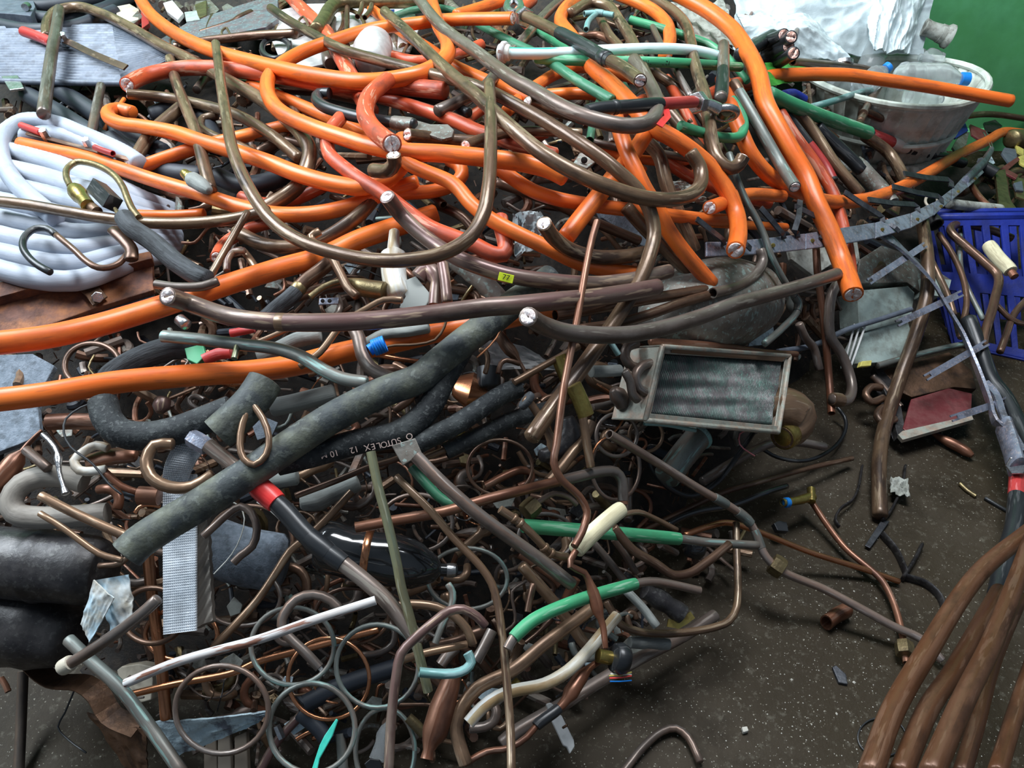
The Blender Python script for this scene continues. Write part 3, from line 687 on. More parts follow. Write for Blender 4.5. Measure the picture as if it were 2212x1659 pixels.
T('black_cable', 'black_rubber', 26, 7.4, "712,202 690,203 684,214 700,230 740,244 790,256 840,264 895,270", "black cable hooked at one end with a flattened grey lug at the other", 'fs', 'cable', body='jacket',
  bands=[(.86, .99, 1.12, 'grey_sheet', 'lug_barrel', 'grey crimped lug')])
slab('cable_lug', "895,258 930,268 968,268 981,280 976,295 955,300 920,288 893,284", 7.6, .006, 'grey_sheet')
tag(bpy.data.objects['cable_lug'], 'flat grey lug plate crimped on the hooked black cable', 'lug')
T('black_cable', 'black_rubber', 22, 4.4, "815,199 880,206 955,220 1012,244", "glossy black cable running under the worn orange one", 'ss', 'cable')
T('black_cable', 'black_rubber', 20, 6.4, "1668,222 1700,250 1748,311 1784,360 1800,390", "black cable with red lower sleeve beside the slanting brown bar", 'ss', 'cable', body='jacket', bands=[(.55, 1, 1.04, 'red_sleeve', 'red_sleeve', 'red lower sleeve')])
R_, pp_, rr2_ = T('black_cable', 'black_rubber', 24, 6.6, "1878,290 1928,309 1956,319 2027,338 2080,352", "black cable with red sleeve and white tape below the basket", 'ss', 'cable', body='jacket', bands=[(-0.0, .24, 1.05, 'red_sleeve', 'red_sleeve', 'red end sleeve'), (.22, .38, 1.1, 'white_tape', 'tape', 'white tape wraps')])
T('black_cable', 'black_rubber', 28, 7, "1766,276 1800,308 1842,348 1862,368", "dull black thick cable stepping into a grey rubber boot", 'ss', 'cable', body='jacket')
T('rubber_boot', 'grey_sheet', 36, 6.6, "1846,348 1870,375 1905,412 1925,440", "grey rubber boot on the thick black cable, above the rail", 'ff', 'boot', prof=[(0, .8), (.15, 1), (1, .95)])
for k, (x, y, x0, y0, l_) in enumerate([(1693, 76, 1612, 112, 'topmost of four'), (1709, 80, 1640, 128, 'second of four, beside the topmost'), (1703, 101, 1622, 146, 'third of four, above the lowest'), (1714, 115, 1650, 158, 'lowest of four')]):
    T('black_cable', 'black_rubber', 27, 1002.1, f"{x0},{y0},{1002.20-.03*(k%2)} {(x0+x)/2},{(y0+y)/2-2},{1002.10-.03*(k%2)} {x},{y},{1001.99-.03*(k%2)}", f"black cable end with pink ring, {l_} in the bundle", 'fc', 'cable', body='jacket', face='cut_copper',
      bands=[(.94, 1.0, .93, 'red_sleeve', 'insulation_ring', 'pink insulation ring'), (.06, .22, 1.03, 'white_tape', 'tape', 'white band')], group='bundle of four black cable ends')
T('black_cable', 'black_rubber', 30, 9.6, "1600,118 1640,94 1668,78", "thick black cable ending behind the bundle of four", 'ss', 'cable')
# tangled black hoses at the back
HL = ["behind the grey post under the ribbed plate", "below the ribbed plate, in the middle of the coil", "lowest in the coil beside the brass valve", "curving under the hooked orange cable", "crossing behind the upright brown rod", "deep below the wide orange loop"]
for k, s in enumerate(["120,190 170,222 230,262 290,300 350,330", "60,205 130,246 200,290 262,320", "240,300 300,345 370,372 440,380", "250,250 262,300 310,335 380,345", "330,250 380,232 440,262 470,320", "470,380 520,400 600,385 640,350"]):
    T('black_hose', 'navy_hose', 40, .5+.4*(k % 3), s, "thick dark hose " + HL[k], 'ss', 'hose')
for k, s in enumerate(["-14,24 60,36 140,40 220,22 290,-12", "-14,52 70,66 160,58 250,24", "-14,2 90,14 180,4 260,-16"]):
    T('black_hose', 'navy_hose', 30, 2+k*.5, s, "black hose curving along the top edge, " + ["over the grey casing", "nearest the ribbed plate", "topmost of three"][k], 'ss', 'hose')
# ================================================================== middle and lower heap: pipes
def foam(mat, w_, L, p, label, ends='ff', **k): return T('foam_sleeve', mat, w_, L, p, label, ends, 'insulation', sides=18, **k)
R, pk1, rk1 = foam('mottled_foam', 66, (12.5, 8), "274,1198 300,1172 354,1136 430,1091 506,1042 560,1008 626,962 727,897 828,847 904,818 945,785 1006,735 1060,695 1110,655 1150,628 1190,600", "long mottled black foam-lagged pipe lying diagonally over the heap", 'ff', body='foam')
K2 = foam('black_foam', 54, (9.5, 8.5), "600,1000 664,985 778,953 854,938 900,910 935,868 955,826 985,775 1005,740", "bent black foam sleeve with pale printed lettering under the long diagonal one", 'ff', body='foam', bands=[])
foam('black_foam', 43, 8.8, "886,968 935,942 980,920 1056,871 1090,850 1122,838", "black foam sleeve running alongside a copper stub, upper of two", 'fo')
foam('black_foam', 36, 8, "962,975 1031,942 1110,905 1185,884", "black foam sleeve, lower of two, copper showing at its mouth", 'of', body='foam')
tb(TC_, 15, 8.2, "905,994 930,984 975,966", "bare shiny copper pipe emerging from the lower black foam sleeve")
foam('black_foam', 62, 9.5, "222,868 232,905 262,935 320,942 380,930 440,908 500,884", "black foam-lagged elbow pipe near the lower orange cable")
R, p5, r5 = foam('mottled_foam', 76, 11.4, "572,825 548,862 520,892 492,918 470,938", "fat frayed foam tube with folded copper in its open end", 'fo', body='foam')
tube('copper_core', [at(500, 905, 12), at(484, 926, 12.6), at(474, 946, 12.9)], r5*.45, 'red_copper', R, 10, False, [(0, 1), (.7, 1), (1, .5)], ('s', 's'), origin=p5[0], squash=1.5)
foam('char_foam', 52, 4, "228,832 241,812 304,774 370,752 410,748", "black crackled foam lump between the two thick orange cables", 'ss')
R, p_, r_ = foam('char_foam', 42, 9, "268,470 282,490 329,522 380,566 420,592 446,604", "charred crackled foam sleeve with a copper tip, lying across the brown rod", 'ss', body='foam')
tube('copper_tip', [p_[0], at(258, 466, 9.2), at(248, 450, 9.3)], r_*.45, 'old_brass', R, 8, False, [(0, 1), (1, .4)], ('s', 's'), origin=p_[0])
T('sleeved_pipe', 'dark_copper', 32, 5.2, "722,558 690,585 655,612 630,640 596,668 560,700", "dark pipe half sleeved in black foam with a yellow tape ring", 'ss', 'pipe', body='pipe', bands=[(.52, 1, 1.12, 'char_foam', 'foam_sleeve', 'black foam sleeve'), (.44, .52, 1.06, 'old_brass', 'tape_ring', 'yellowed tape ring')])
foam('taupe_foam', 48, 6, "182,1042 140,1030 90,1030 48,1046 24,1080 34,1108 80,1118 152,1116 232,1110", "grey-brown wrinkled foam pipe doubled back in a hairpin", 'ff')
foam('grey_foam', 34, 4, "560,770 600,755 640,735 690,725", "grey foam sleeve beneath the lower thick orange cable", 'ss')
foam('grey_foam', 40, 4, "590,880 630,872 670,862 720,850", "grey wrinkled foam tube beside the fat frayed one", 'ss')
foam('grey_foam', 46, 3.4, "655,1082 690,1078 730,1058 770,1040", "pale grey foam tube swelling over the black glossy bottle", 'ss', prof=[(0, .9), (.3, 1.1), (.5, .85), (.7, 1.15), (1, .9)])
foam('grey_foam', 36, 3.2, "565,1040 600,1036 640,1030", "short grey foam stub above the red-taped cable", 'ss')
foam('white_pipe', 56, 4.5, "852,500 850,540 852,600 862,640", "cracked whitish foam sleeve standing behind the U-shaped rod", 'ss', prof=[(0, .4), (.3, .5), (.36, 1), (1, .9)])
slab('foam_flap', "858,612 898,596 934,640 920,660 888,672 862,664 876,640", 6, .008, 'grey_foam'); tag(bpy.data.objects['foam_flap'], 'torn flap of pale grey foam on the dark gap above the maroon rod', 'insulation')
foam('grey_foam', 24, 6.4, "792,742 830,722 880,716 925,708", "pale grey foam strip between the maroon rod and the orange cable", 'ss')
# S-shaped and hooked pipes
tb(VT, 28, 10.4, "352,726 430,733 520,744 590,752 650,770 700,800 740,818 790,826", "grey-green pipe lying over the lower thick orange cable, bent downwards", 'ss', squash=.93)
tb(GC, 30, 9.4, "762,705 775,730 782,765 800,795 830,812 860,822", "silvery brown pipe crossing the orange cable beside the blue fitting")
tb('olive_rod', 14, 10.8, "515,738 506,775", "small olive stub standing on the grey-green pipe", 'ff')
T('red_tube', 'red_sleeve', 26, 6, "440,778 470,765 500,762", "small red plastic tube below the grey-green pipe", 'of', 'tube')
T('red_tube', 'red_sleeve', 18, 7, "498,720 520,716 550,710", "flat red plastic tube above the grey-green pipe", 'ff', 'tube')
slab('green_plastic_scrap', "398,752 438,742 445,768 425,786 404,776", 6.4, .012, 'green_plastic'); tag(bpy.data.objects['green_plastic_scrap'], 'small green plastic scrap beside the crackled foam lump', 'scrap')
R = root('blue_fitting', at(812, 745, 9), "bright blue ribbed plastic fitting on the lower thick orange cable", 'fitting'); R2 = R.location.copy()
part('socket', 'cap_blue', 36, 9.4, "806,752 832,742", 'oo', sides=18, parent=R)
part('collar', 'cap_blue', 26, 9.4, "798,757 806,752", 'ff', sides=18, parent=R)
for q in range(4): part('ridge', 'cap_blue', 38, 9.4, f"{810+q*5},{751-q*2} {812+q*5},{750-q*2}", 'ff', sides=18, parent=R)
tb(TC_, 15, 8.2, "648,792 690,762 740,700 790,668 830,648 868,648", "curved tan copper pipe rising under the maroon rod into the dark gap")
tb(TC_, 12, 7, "556,740 620,712 660,690", "tan copper pipe end between two grey pipes under the maroon rod", 'ff')
T('copper_filter', 'old_brass', 17, 6.2, "670,642 700,620 735,608 765,610 780,620 830,628", "brown pipe swelling into a square-shouldered can, in the dark gap", 'ff', 'filter', prof=[(0, .9), (.55, .9), (.68, 2.3), (1, 2.3)])
tb('tan_copper', 19, 7.4, "690,500 672,512 682,528 705,540 735,590 750,620 770,640", "hook-topped copper pipe standing behind the U-shaped rod")
tb(GC, 12, 4.2, "686,528 706,556 742,610", "slim grey pipe beside the hook-topped copper one")
T('clamp_strap', 'dark_copper', 22, 4.6, "640,640 680,628 740,618", "crumpled dark copper pipe end wrapped by a metal clamp", 'os', 'pipe', squash=1.3)
slab('perforated_strap', "690,644 732,642 730,656 688,658", 5.5, .003, 'steel'); tag(bpy.data.objects['perforated_strap'], 'short steel strap with two holes in the dark gap', 'strap')
for hx in (697, 712):
    P_ = at(hx, 650, 5.8); o = tube('hole', [P_, P_+(CAM-P_).normalized()*.0012], .0035, 'ink', bpy.data.objects['perforated_strap'], 10, ends=('f', 'f'), origin=bpy.data.objects['perforated_strap'].location)
tb('maroon_bar', 24, 6.6, "955,565 962,610 966,652", "smooth maroon pipe standing behind the maroon rod, upper end hidden")
T('copper_elbow', 'maroon_bar', 26, 5.6, "905,600 925,582 942,600 940,635 938,660", "maroon pipe with socket elbow beside the pale foam flap", 'ff', 'pipe', prof=[(0, 1.5), (.55, 1.5), (.56, 1), (1, 1)])
tb(TC_, 6, 7, "806,764 840,748 900,744 940,734 960,706 964,690", "thin copper wire-pipe bent round the blue fitting", sides=8)
tb(BC, 5, 9.8, "1130,640 1092,686 1072,730 1044,760 1030,772", "bright thin copper capillary over the mottled foam", sides=8)
T('flexible_hose', 'grey_sheet', 44, 3, "980,560 1020,590 1060,625 1090,660", "ribbed grey flexible hose under the maroon rod", 'ff', 'hose', prof=[(k/60, 1.0 if k % 2 else .9) for k in range(61)])
# area round the brass tube
R, p_, r_ = T('copper_filter', 'dark_copper', 28, 7.4, "1075,716 1092,745 1112,768 1122,782 1130,795 1138,812", "dark copper spindle-shaped filter pointing down beside the brass valve", 'ss', 'filter', prof=[(0, .6), (.15, .9), (.5, 1), (.62, .5), (.7, .3), (1, .3)])
tb('tan_copper', 11, 8, "1036,755 1050,760 1054,780 1048,806", "short bent copper pipe rising from the black cup")
tb('dark_copper', 11, 8.4, "1076,806 1082,785 1094,778 1122,786", "small cane-shaped pipe at the black cup")
T('black_cup', 'black_rubber', 52, 4.4, "1056,795 1056,835", "glossy black plastic cup holding small pipes", 'os', 'cup')
T('copper_can', 'bright_copper', 76, 3.6, "985,835 1045,850", "crushed shiny copper can between the foam sleeves", 'ss', 'can', prof=[(0, .6), (.3, 1), (.7, 1), (1, .6)], squash=.8)
tb('tan_copper', 15, 10, "1110,826 1160,798 1215,768 1250,748", "straight tan copper pipe meeting the thin upright rod", 'ff')
T('brass_tube', 'brass', 34, 9.6, "1206,770 1218,800 1226,820", "stubby brass body behind the crossing pipes", 'ff', 'tube')
T('brass_tube', 'brass', 36, 12.6, "1238,832 1254,866 1266,898", "pale yellow brass tube below the long brown rod", 'fo', 'tube')
T('grey_sleeve', 'grey_foam', 26, 9, "1277,802 1310,802 1338,800", "short grey rubber sleeve pushed on a pipe beside the U-bends", 'ff', 'insulation')
tb('teal_tube', 13, 11.6, "1318,738 1336,766", "tiny verdigris tube end below the sawn grey-brown rod", 'so')
R, p_, r_ = T('lagged_pipe', 'tan_copper', 19, 11.6, "1133,862 1148,874 1176,921 1192,950 1198,972", "orange-brown copper pipe with swollen end, poking out of a foam ring", 'ss', 'pipe', body='pipe', prof=[(0, .9), (.75, 1), (.9, 1.5), (1, 1.3)], bands=[(0, .14, 2.3, 'char_foam', 'foam_ring', 'black foam ring')])
tb(TC_, 24, 8.4, "1278,912 1260,950 1238,975 1210,1012 1185,1040", "thick tan copper pipe under the thin upright rod", 'of')
tb('tan_copper', 19, 9.6, "1258,898 1264,930 1268,960 1276,1008", "short upright tan copper pipe below the brass tube", 'ss')
tb(GC, 15, 5, "1280,880 1320,872 1345,862", "grey pipe between the brass tube and the finned coil", 'ff')
T('copper_bend', 'grey_copper', 22, 8.4, "1375,742 1355,750 1350,772 1362,790 1378,795", "U-shaped return bend beside the finned coil, upper one", 'ss', 'pipe')
T('copper_bend', 'grey_copper', 22, 9.6, "1405,785 1385,792 1372,815 1378,838 1398,850", "U-shaped return bend beside the finned coil, lower one", 'ss', 'pipe')
T('copper_bend', 'grey_copper', 20, 9.6, "1350,802 1362,825 1366,850 1378,864", "S-shaped grey pipe end beside the return bends", 'ss', 'pipe')
T('melted_lump', 'grey_copper', 44, 7, "1325,842 1340,862 1345,880", "lumpy grey melted metal blob beside the finned coil", 'ss', 'scrap', prof=[(0, .5), (.4, 1), (.7, .8), (1, .6)])
T('melted_lump', 'dark_drum', 56, 7, "1225,905 1232,940 1200,975 1170,985", "crinkled dark resin lump behind the orange-brown pipe", 'ss', 'scrap', prof=[(0, .6), (.3, 1), (.7, .7), (1, .5)])
# centre
R, p_, r_ = T('sleeved_cable', 'grey_bar', 34, 11, "450,962 510,1010 575,1066 610,1098 664,1157 710,1195 755,1228 828,1290 866,1335 905,1385", "bar with bright red tape and glossy black sleeve in its upper half", 'fs', 'cable', body='bar',
  bands=[(0, .22, .85, 'red_sleeve', 'red_sleeve', 'red flat sleeve'), (.24, .34, 1.5, 'bright_red', 'red_tape', 'bright red tape'), (.33, .66, 1.25, 'black_rubber', 'black_sleeve', 'glossy black sleeve'), (.52, .60, 1.36, 'black_rubber', 'sleeve_step')])
nut('nut', at(430, 955, 11), at(455, 965, 11)-at(430, 950, 11), 20*mpp(430, 955, 11), .03, 'steel', R, p_[0])
T('brass_rod', 'olive_rod', 20, (13, 11), "801,976 808,1010 816,1048 836,1124 859,1225 866,1264 887,1340 909,1429 925,1494", "long olive-brass rod standing steeply over the heap", 'ff', 'rod', squash=.95)
R, p_, r_ = T('elbow_pipe', 'red_copper', 22, 9, "768,1140 854,1124 955,1106 1056,1077 1100,1066 1176,1047 1240,1032 1303,1018 1330,1020 1343,1038 1346,1090", "maroon copper pipe with a grey soldered elbow at one end", 'ff', 'pipe', body='pipe', bands=[(.66, .99, 1.14, 'grey_copper', 'elbow', 'grey soldered elbow')])
tb(GC, 29, 11, "898,985 955,1043 1031,1110 1110,1168 1176,1216 1235,1262", "thick grey-brown pipe slanting down from the foam sleeves' tape", 'fs')
slab('duct_tape_wrap', "845,962 897,946 912,980 870,1006", 10.6, .004, 'grey_sheet'); tag(bpy.data.objects['duct_tape_wrap'], 'grey wrap with a pale cable tie round the black foam sleeves', 'tape')
tb('brown_bar', 18, (9, 12.4), "856,1030 930,1103 980,1162 1040,1226 1062,1260 1074,1300 1084,1365 1094,1467 1102,1568 1105,1670", "long thin brown pipe slanting then dropping straight down to the bottom edge")
tb(DC, 14, 8, "639,1071 727,1038 803,1007 844,996 872,985", "dark pipe lying between the foam sleeve and the pale foam tube", 'ss')
tb('tan_copper', 17, 7.2, "760,1062 715,1111 670,1155 626,1190 600,1230 557,1295 500,1358 463,1395", "tan pipe with a flattened flared end running under the red-taped cable", 'fs')
T('green_sleeve', 'dark_green_plastic', 22, 8, "890,1010 925,1050 960,1082 985,1090", "dark green plastic strip beneath the thick grey-brown pipe", 'ss', 'pipe')
T('big_bottle', 'smoky_plastic', 112, 4.6, "688,1178 720,1184 760,1196 830,1206 900,1222 940,1230 962,1232 985,1232", "crushed black glossy bottle filled with dark liquid, lying in the heap", 'fs', 'bottle', body='body', sides=28,
  prof=[(0, .8), (.06, 1), (.25, .94), (.3, 1.0), (.42, .92), (.5, 1), (.62, .94), (.7, .9), (.85, .5), (.88, .24), (1, .24)], bands=[(.30, .36, 1.01, 'bright_copper', 'label_patch', 'coppery torn patch'), (.90, .99, .27, 'bolt_metal', 'cap', 'silver cap')])
tb('maroon_bar', 21, 13, "1048,1352 1030,1332 1000,1316 970,1320 942,1340 892,1383 866,1412 856,1460 846,1543 839,1670", "maroon pipe bent like a walking stick, in front of the rings")
tb(TC_, 19, 11, "862,1308 890,1305 942,1311 980,1330 1008,1358 1022,1392", "tan pipe curving over behind the maroon walking-stick pipe")
tb(TC_, 17, 10, "862,1428 917,1411 1008,1392", "straight tan pipe crossing behind the olive-brass rod")
tb('teal_tube', 21, 12, "906,1452 940,1455 980,1455 1006,1446 1018,1430 1010,1410", "turquoise-crusted pipe elbow with open mouth", 'of')
tb('grey_copper', 24, 11, "1028,1428 1045,1398 1063,1362", "short open brown pipe beside the turquoise elbow", 'of')
tb('grey_copper', 25, 8, "952,1436 968,1414 985,1398", "short open brown pipe above the turquoise elbow", 'of')
tb(VT, 15, 9, "940,1390 955,1350 975,1310 978,1280 968,1262", "grey-green pipe end with a frayed mouth near the tan pipe", 'os')
T('copper_filter', 'red_copper', 56, 8.4, "982,1450 972,1480 955,1530 940,1580 930,1605 922,1640", "bottle-shaped dark copper filter body near the bottom edge", 'ff', 'filter', sides=20, prof=[(0, .55), (.15, .8), (.45, 1), (.72, 1), (.84, .6), (.88, .4), (1, .5)])
T('corrugated_fitting', 'old_brass', 22, 6, "882,1550 902,1570 916,1586", "short threaded fitting beside the dark copper filter", 'ff', 'fitting', prof=[(k/16, 1.1 if k % 2 else .95) for k in range(17)])
tb(TC_, 25, 9, "1006,1650 990,1600 985,1565 1000,1525 1031,1487 1110,1446 1176,1391 1252,1334 1290,1305", "flattened tan pipe curving from the bottom edge up under the green sleeve", squash=.85)
tb('white_pipe', 27, 9.6, "1012,1562 1040,1530 1075,1505 1110,1492 1176,1478 1227,1449 1265,1412 1300,1370 1333,1330", "dirty white plastic-coated pipe curving below the green sleeve", 'of')
R, p_, r_ = T('green_sleeved_pipe', 'grey_copper', 20, 12, "1096,1402 1108,1380 1125,1362 1151,1340 1227,1305 1328,1273 1404,1256 1450,1262 1512,1276", "grey pipe in a bright green sleeve, curved, lower of two", 'ff', 'pipe', body='pipe', bands=[(.07, .70, 1.42, 'green_plastic', 'green_sleeve', 'bright green sleeve')])
R, p_, r_ = T('green_sleeved_pipe', 'verdigris_tube', 19, 8.6, "1130,1136 1227,1144 1353,1154 1475,1165 1530,1172 1580,1175 1636,1178", "verdigris pipe in a bright green sleeve, joining the long copper pipe", 'ss', 'pipe', body='pipe', bands=[(0, .67, 1.5, 'green_plastic', 'green_sleeve', 'bright green sleeve')])
R, p_, r_ = T('long_copper_pipe', 'pale_copper', 18, (9.6, 0.5), "1316,938 1404,990 1505,1053 1594,1106 1622,1132 1636,1160 1648,1192 1664,1214 1695,1237 1779,1272 1855,1312 1930,1353 1994,1383 2034,1426", "long copper pipe with soldered joints and a hexagon nut, reaching out over the floor", 'os', 'pipe', body='pipe', bands=[(.36, .40, 1.22, 'verdigris_tube', 'joint'), (.44, .485, 1.3, 'verdigris_tube', 'tee_joint'), (.50, .535, 1.15, 'verdigris_tube', 'socket')])
nut('hexagon_nut', at(1679, 1223, 5.0), at(1705, 1240, 5)-at(1660, 1210, 5), 24*mpp(1679, 1223, 5), .022, 'old_brass', R, p_[0])
tb(BC, 13, (5, .3), "1480,1156 1530,1137 1572,1129 1620,1142 1660,1157 1753,1194 1867,1230 1942,1256", "bright copper pipe running low across the floor beside the long jointed one")
R, p_, r_ = T('foam_covered_pipe', 'red_copper', 15, 12.6, "1345,1098 1333,1106 1280,1152 1240,1196 1232,1222 1262,1237 1275,1262 1286,1296 1292,1322 1302,1350 1308,1400", "thin pipe with a cream foam cover and a small valve bulge", 'fs', 'pipe', body='pipe', bands=[(.02, .40, 2.6, 'cream_foam', 'foam_cover', 'cream split foam cover')], prof=[(0, 1), (.66, 1), (.70, 1.7), (.80, 1.9), (.85, 1), (1, .8)])
R = root('solenoid_valve', at(1330, 1420, 9), "black disc-shaped coil on a brass valve body with cut coloured wires", 'valve'); R2 = R.location.copy()
part('brass_body', 'brass', 30, 9.4, "1292,1416 1330,1424", 'ff', parent=R); part('coil', 'black_rubber', 68, 9.2, "1326,1420 1352,1426", 'ff', [(0, .85), (.2, 1), (.8, 1), (1, .85)], R, 24)
for q, (mt, dy) in enumerate((('yellow_plastic', 0), ('bright_red', 5), ('cap_blue', 12), ('white_tape', -4))): part('wire', mt, 3, 10, f"{1316+q},{1460+dy} {1340},{1458+dy+q} {1364},{1455+dy+(q-1)*3}", 'ss', parent=R, sides=6)
R, p_, r_ = T('copper_filter', 'red_copper', 14, 9, "1303,1424 1277,1440 1262,1455 1250,1470 1232,1498 1215,1522 1195,1540 1163,1563 1138,1592 1100,1616 1051,1624 1003,1650", "copper spindle filter on a long thin pipe with a black sleeve, near the bottom", 'ss', 'filter', body='pipe', prof=[(0, 1), (.11, 1.1), (.18, 2.2), (.30, 2.5), (.34, 1.6), (.40, 1.3), (.44, 1), (1, 1)], bands=[(.45, .60, 1.75, 'black_rubber', 'black_sleeve', 'black rubber sleeve')])
tb('grey_bar', 26, 2.4, "1085,1605 1115,1580 1201,1530 1303,1467 1378,1424 1480,1371 1545,1328", "long flattened brown pipe at the edge of the heap under the coil valve", squash=.9)
tb('brown_bar', 17, 5, "1310,1300 1340,1348 1378,1364 1430,1369 1480,1366 1540,1356 1574,1342 1590,1315 1594,1270 1591,1182 1590,1130", "brown pipe bent square round the corner of the heap on the floor")
tb(GC, 17, .2, "1340,1675 1391,1612 1429,1580 1460,1573 1487,1593 1512,1645", "hooked grey-brown pipe alone on the floor at the bottom edge")
tb(DC, 20, 9, "1326,1140 1366,1187 1416,1217 1454,1242 1490,1238 1530,1212 1575,1176", "reddish-brown pipe bending down over the green sleeve and up again", 'ss')
tb(TC_, 12, 7, "1346,1112 1378,1106 1416,1121 1462,1145", "slim tan pipe behind the cream foam cover")
tb('tan_copper', 18, 10, "1080,1100 1125,1131 1163,1168 1190,1196 1225,1203", "tan pipe with crimped rings beside the cream foam cover", 'fs', bands=[(.18, .22, 1.3, 'tan_copper', 'ring'), (.27, .31, 1.3, 'tan_copper', 'ring'), (.68, .72, 1.3, 'tan_copper', 'ring'), (.78, .82, 1.3, 'tan_copper', 'ring')])
R, p_, r_ = tb(GC, 12, 8.4, "1153,1092 1170,1080 1196,1066 1227,1073 1245,1090", "thin pipe with a flare nut behind the maroon elbow pipe")
nut('flare_nut', at(1146, 1098, 8.6), at(1160, 1086, 8)-at(1140, 1104, 8), 22*mpp(1146, 1098, 8), .022, 'old_brass'); tag(bpy.data.objects['flare_nut'], 'dull brass flare nut beside the green-sleeved pipe', 'nut')
tb(GC, 16, 6, "1282,1172 1335,1236 1360,1270", "grey pipe slanting under the green sleeve, upper of a pair")
tb(GC, 15, 6.4, "1326,1165 1352,1200 1374,1238", "purplish pipe slanting under the green sleeve beside the cream foam cover", 'fs')
tb('grey_foam', 19, 7.4, "1352,1275 1390,1315 1418,1352", "whitish oxidised pipe dropping from the lower green sleeve")
tb(TC_, 25, 7, "1128,1222 1163,1262 1201,1307 1267,1396", "tan pipe passing under the lower green sleeve")
tb(DC, 15, 9.4, "1152,1262 1144,1298 1140,1322", "short dark pipe standing open beside the lower green sleeve", 'so')
T('connector_plug', 'dark_drum', 44, 7, "1392,1276 1430,1298 1475,1328", "dark ribbed cable connector under the green sleeve", 'ff', 'connector', prof=[(0, .8), (.2, .8), (.21, 1), (.5, 1), (.51, .85), (.7, .85), (.71, 1), (1, .95)])
strap('connector_tab', [at(1442, 1345, 7.4), at(1464, 1350, 7.4), at(1480, 1340, 7.6), at(1496, 1328, 7.8)], .012, .003, 'brass'); tag(bpy.data.objects['connector_tab'], 'curved yellow metal tab at the dark connector', 'tab')
T('flexible_fitting', 'grey_foam', 26, 4, "1360,1388 1400,1388 1445,1392", "pale corrugated fitting behind the black coil valve", 'ff', 'fitting', prof=[(k/16, 1.1 if k % 2 else .9) for k in range(17)])
# floor pipes at the edge of the heap
tb(DC, 12, 1, "1380,1150 1467,1108 1560,1065 1652,1038 1753,1010 1841,990", "brown pipe lying on the floor pointing towards the crate")
T('black_cable', 'smoky_plastic', 13, 1.4, "1440,1135 1467,1120 1505,1106 1581,1092 1660,1062 1700,1050", "shiny black wrapped cable lying along the floor pipe", 'ss', 'cable')
T('black_hose', 'black_rubber', 8, .2, "1809,880 1824,900 1827,925 1804,964 1741,995 1677,987 1640,965", "thin black hose curled on the floor below the finned coil", 'ss', 'hose')
T('black_hose', 'black_rubber', 12, 3, "1630,930 1600,975 1545,1046 1490,1072 1440,1050 1408,1010 1400,985", "black hose curving under the long jointed copper pipe", 'ss', 'hose')
tb(GC, 19, 1, "1781,965 1728,956 1670,957 1581,1000 1518,1040", "grey-brown pipe with open round end on the floor below the finned coil", 'os')
tb(RC, 16, 7, "1763,538 1766,587 1776,663 1784,739 1791,820 1796,893", "upright copper pipe under the slotted rail, open foot", 'so')
R, p_, r_ = tb(GB, 22, 8, "1820,600 1798,632 1791,680 1794,727 1817,764 1832,800 1840,838 1830,864 1798,862", "S-shaped grey pipe joined to a capped tee near the floor", 'ss', bands=[(.93, 1, 1.35, 'tan_copper', 'tee_cap', 'capped tee')])
tb(GC, 18, 7, "1726,700 1740,730 1758,752 1770,798", "grey pipe with coppery tip hanging beside the finned coil")
R, p_, r_ = T('brass_tee_pipe', 'red_copper', 14, (1.2, .6), "1752,1082 1794,1144 1829,1187 1880,1230 1905,1254 1930,1302 1950,1375 1958,1432", "brown floor pipe with a brass tee on one end, nut on the other", 'fo', 'pipe', body='pipe')
org = p_[0]; R2 = org.copy()
nut('nut', at(1954, 1402, 1.2), at(1958, 1430, 1)-at(1950, 1375, 1), 20*mpp(1954, 1402, 1), .024, 'old_brass', R, org)
part('tee', 'brass', 20, 2, "1690,1086 1720,1082 1756,1072", 'of', [(0, .9), (.45, .9), (.5, 1), (1, 1.05)], R); part('tee_branch', 'brass', 18, 2.2, "1752,1056 1753,1084", 'of', None, R); part('blue_seal', 'cap_blue', 22, 2, "1696,1086 1703,1085", 'ff', None, R)
# near brown rods
def sheaf(w_, mat, pts, label):
    P = [CAM + ray(x, y)*dd for x, y, dd in pts]
    path = spline(P); r = w_/2*pts[1][2]/FPX
    o = tube('copper_rod', path, r, mat, None, 16, origin=P[0]); tag(o, label, 'rod'); return o
sheaf(38, 'near_bar', [(2230, 1142, 1.36), (2113, 1240, 1.22), (1994, 1421, 1.04), (1925, 1543, .95), (1880, 1670, .87)], "brown copper rod rising out of the bottom edge, outermost over the floor")
sheaf(40, 'near_bar', [(2158, 1276, 1.30), (2057, 1454, 1.06), (2006, 1530, .98), (1946, 1670, .88)], "brown copper rod from the black sleeve to the bottom edge, second of the sheaf")
sheaf(41, 'near_bar', [(2235, 1150, 1.30), (2146, 1380, 1.06), (2080, 1515, .93), (2012, 1670, .83)], "brown copper rod in the middle of the sheaf at the bottom corner")
sheaf(31, 'near_bar', [(2205, 1290, 1.26), (2146, 1429, 1.12), (2108, 1568, 1.0), (2078, 1670, .93)], "narrow brown copper rod lowest in the sheaf")
sheaf(34, 'near_bar', [(2240, 1400, 1.22), (2200, 1520, 1.08), (2154, 1670, .94)], "brown copper rod cut by the corner of the picture")
T('black_cable', 'black_rubber', 36, (5.6, 5.2), "2092,690 2118,760 2140,820 2170,860 2205,930 2230,990", "tan-cored black cable leaning beside the forked comb", 'ss', 'cable', body='jacket', bands=[(0, .46, .78, 'tan_copper', 'bare_core', 'bare tan core')])
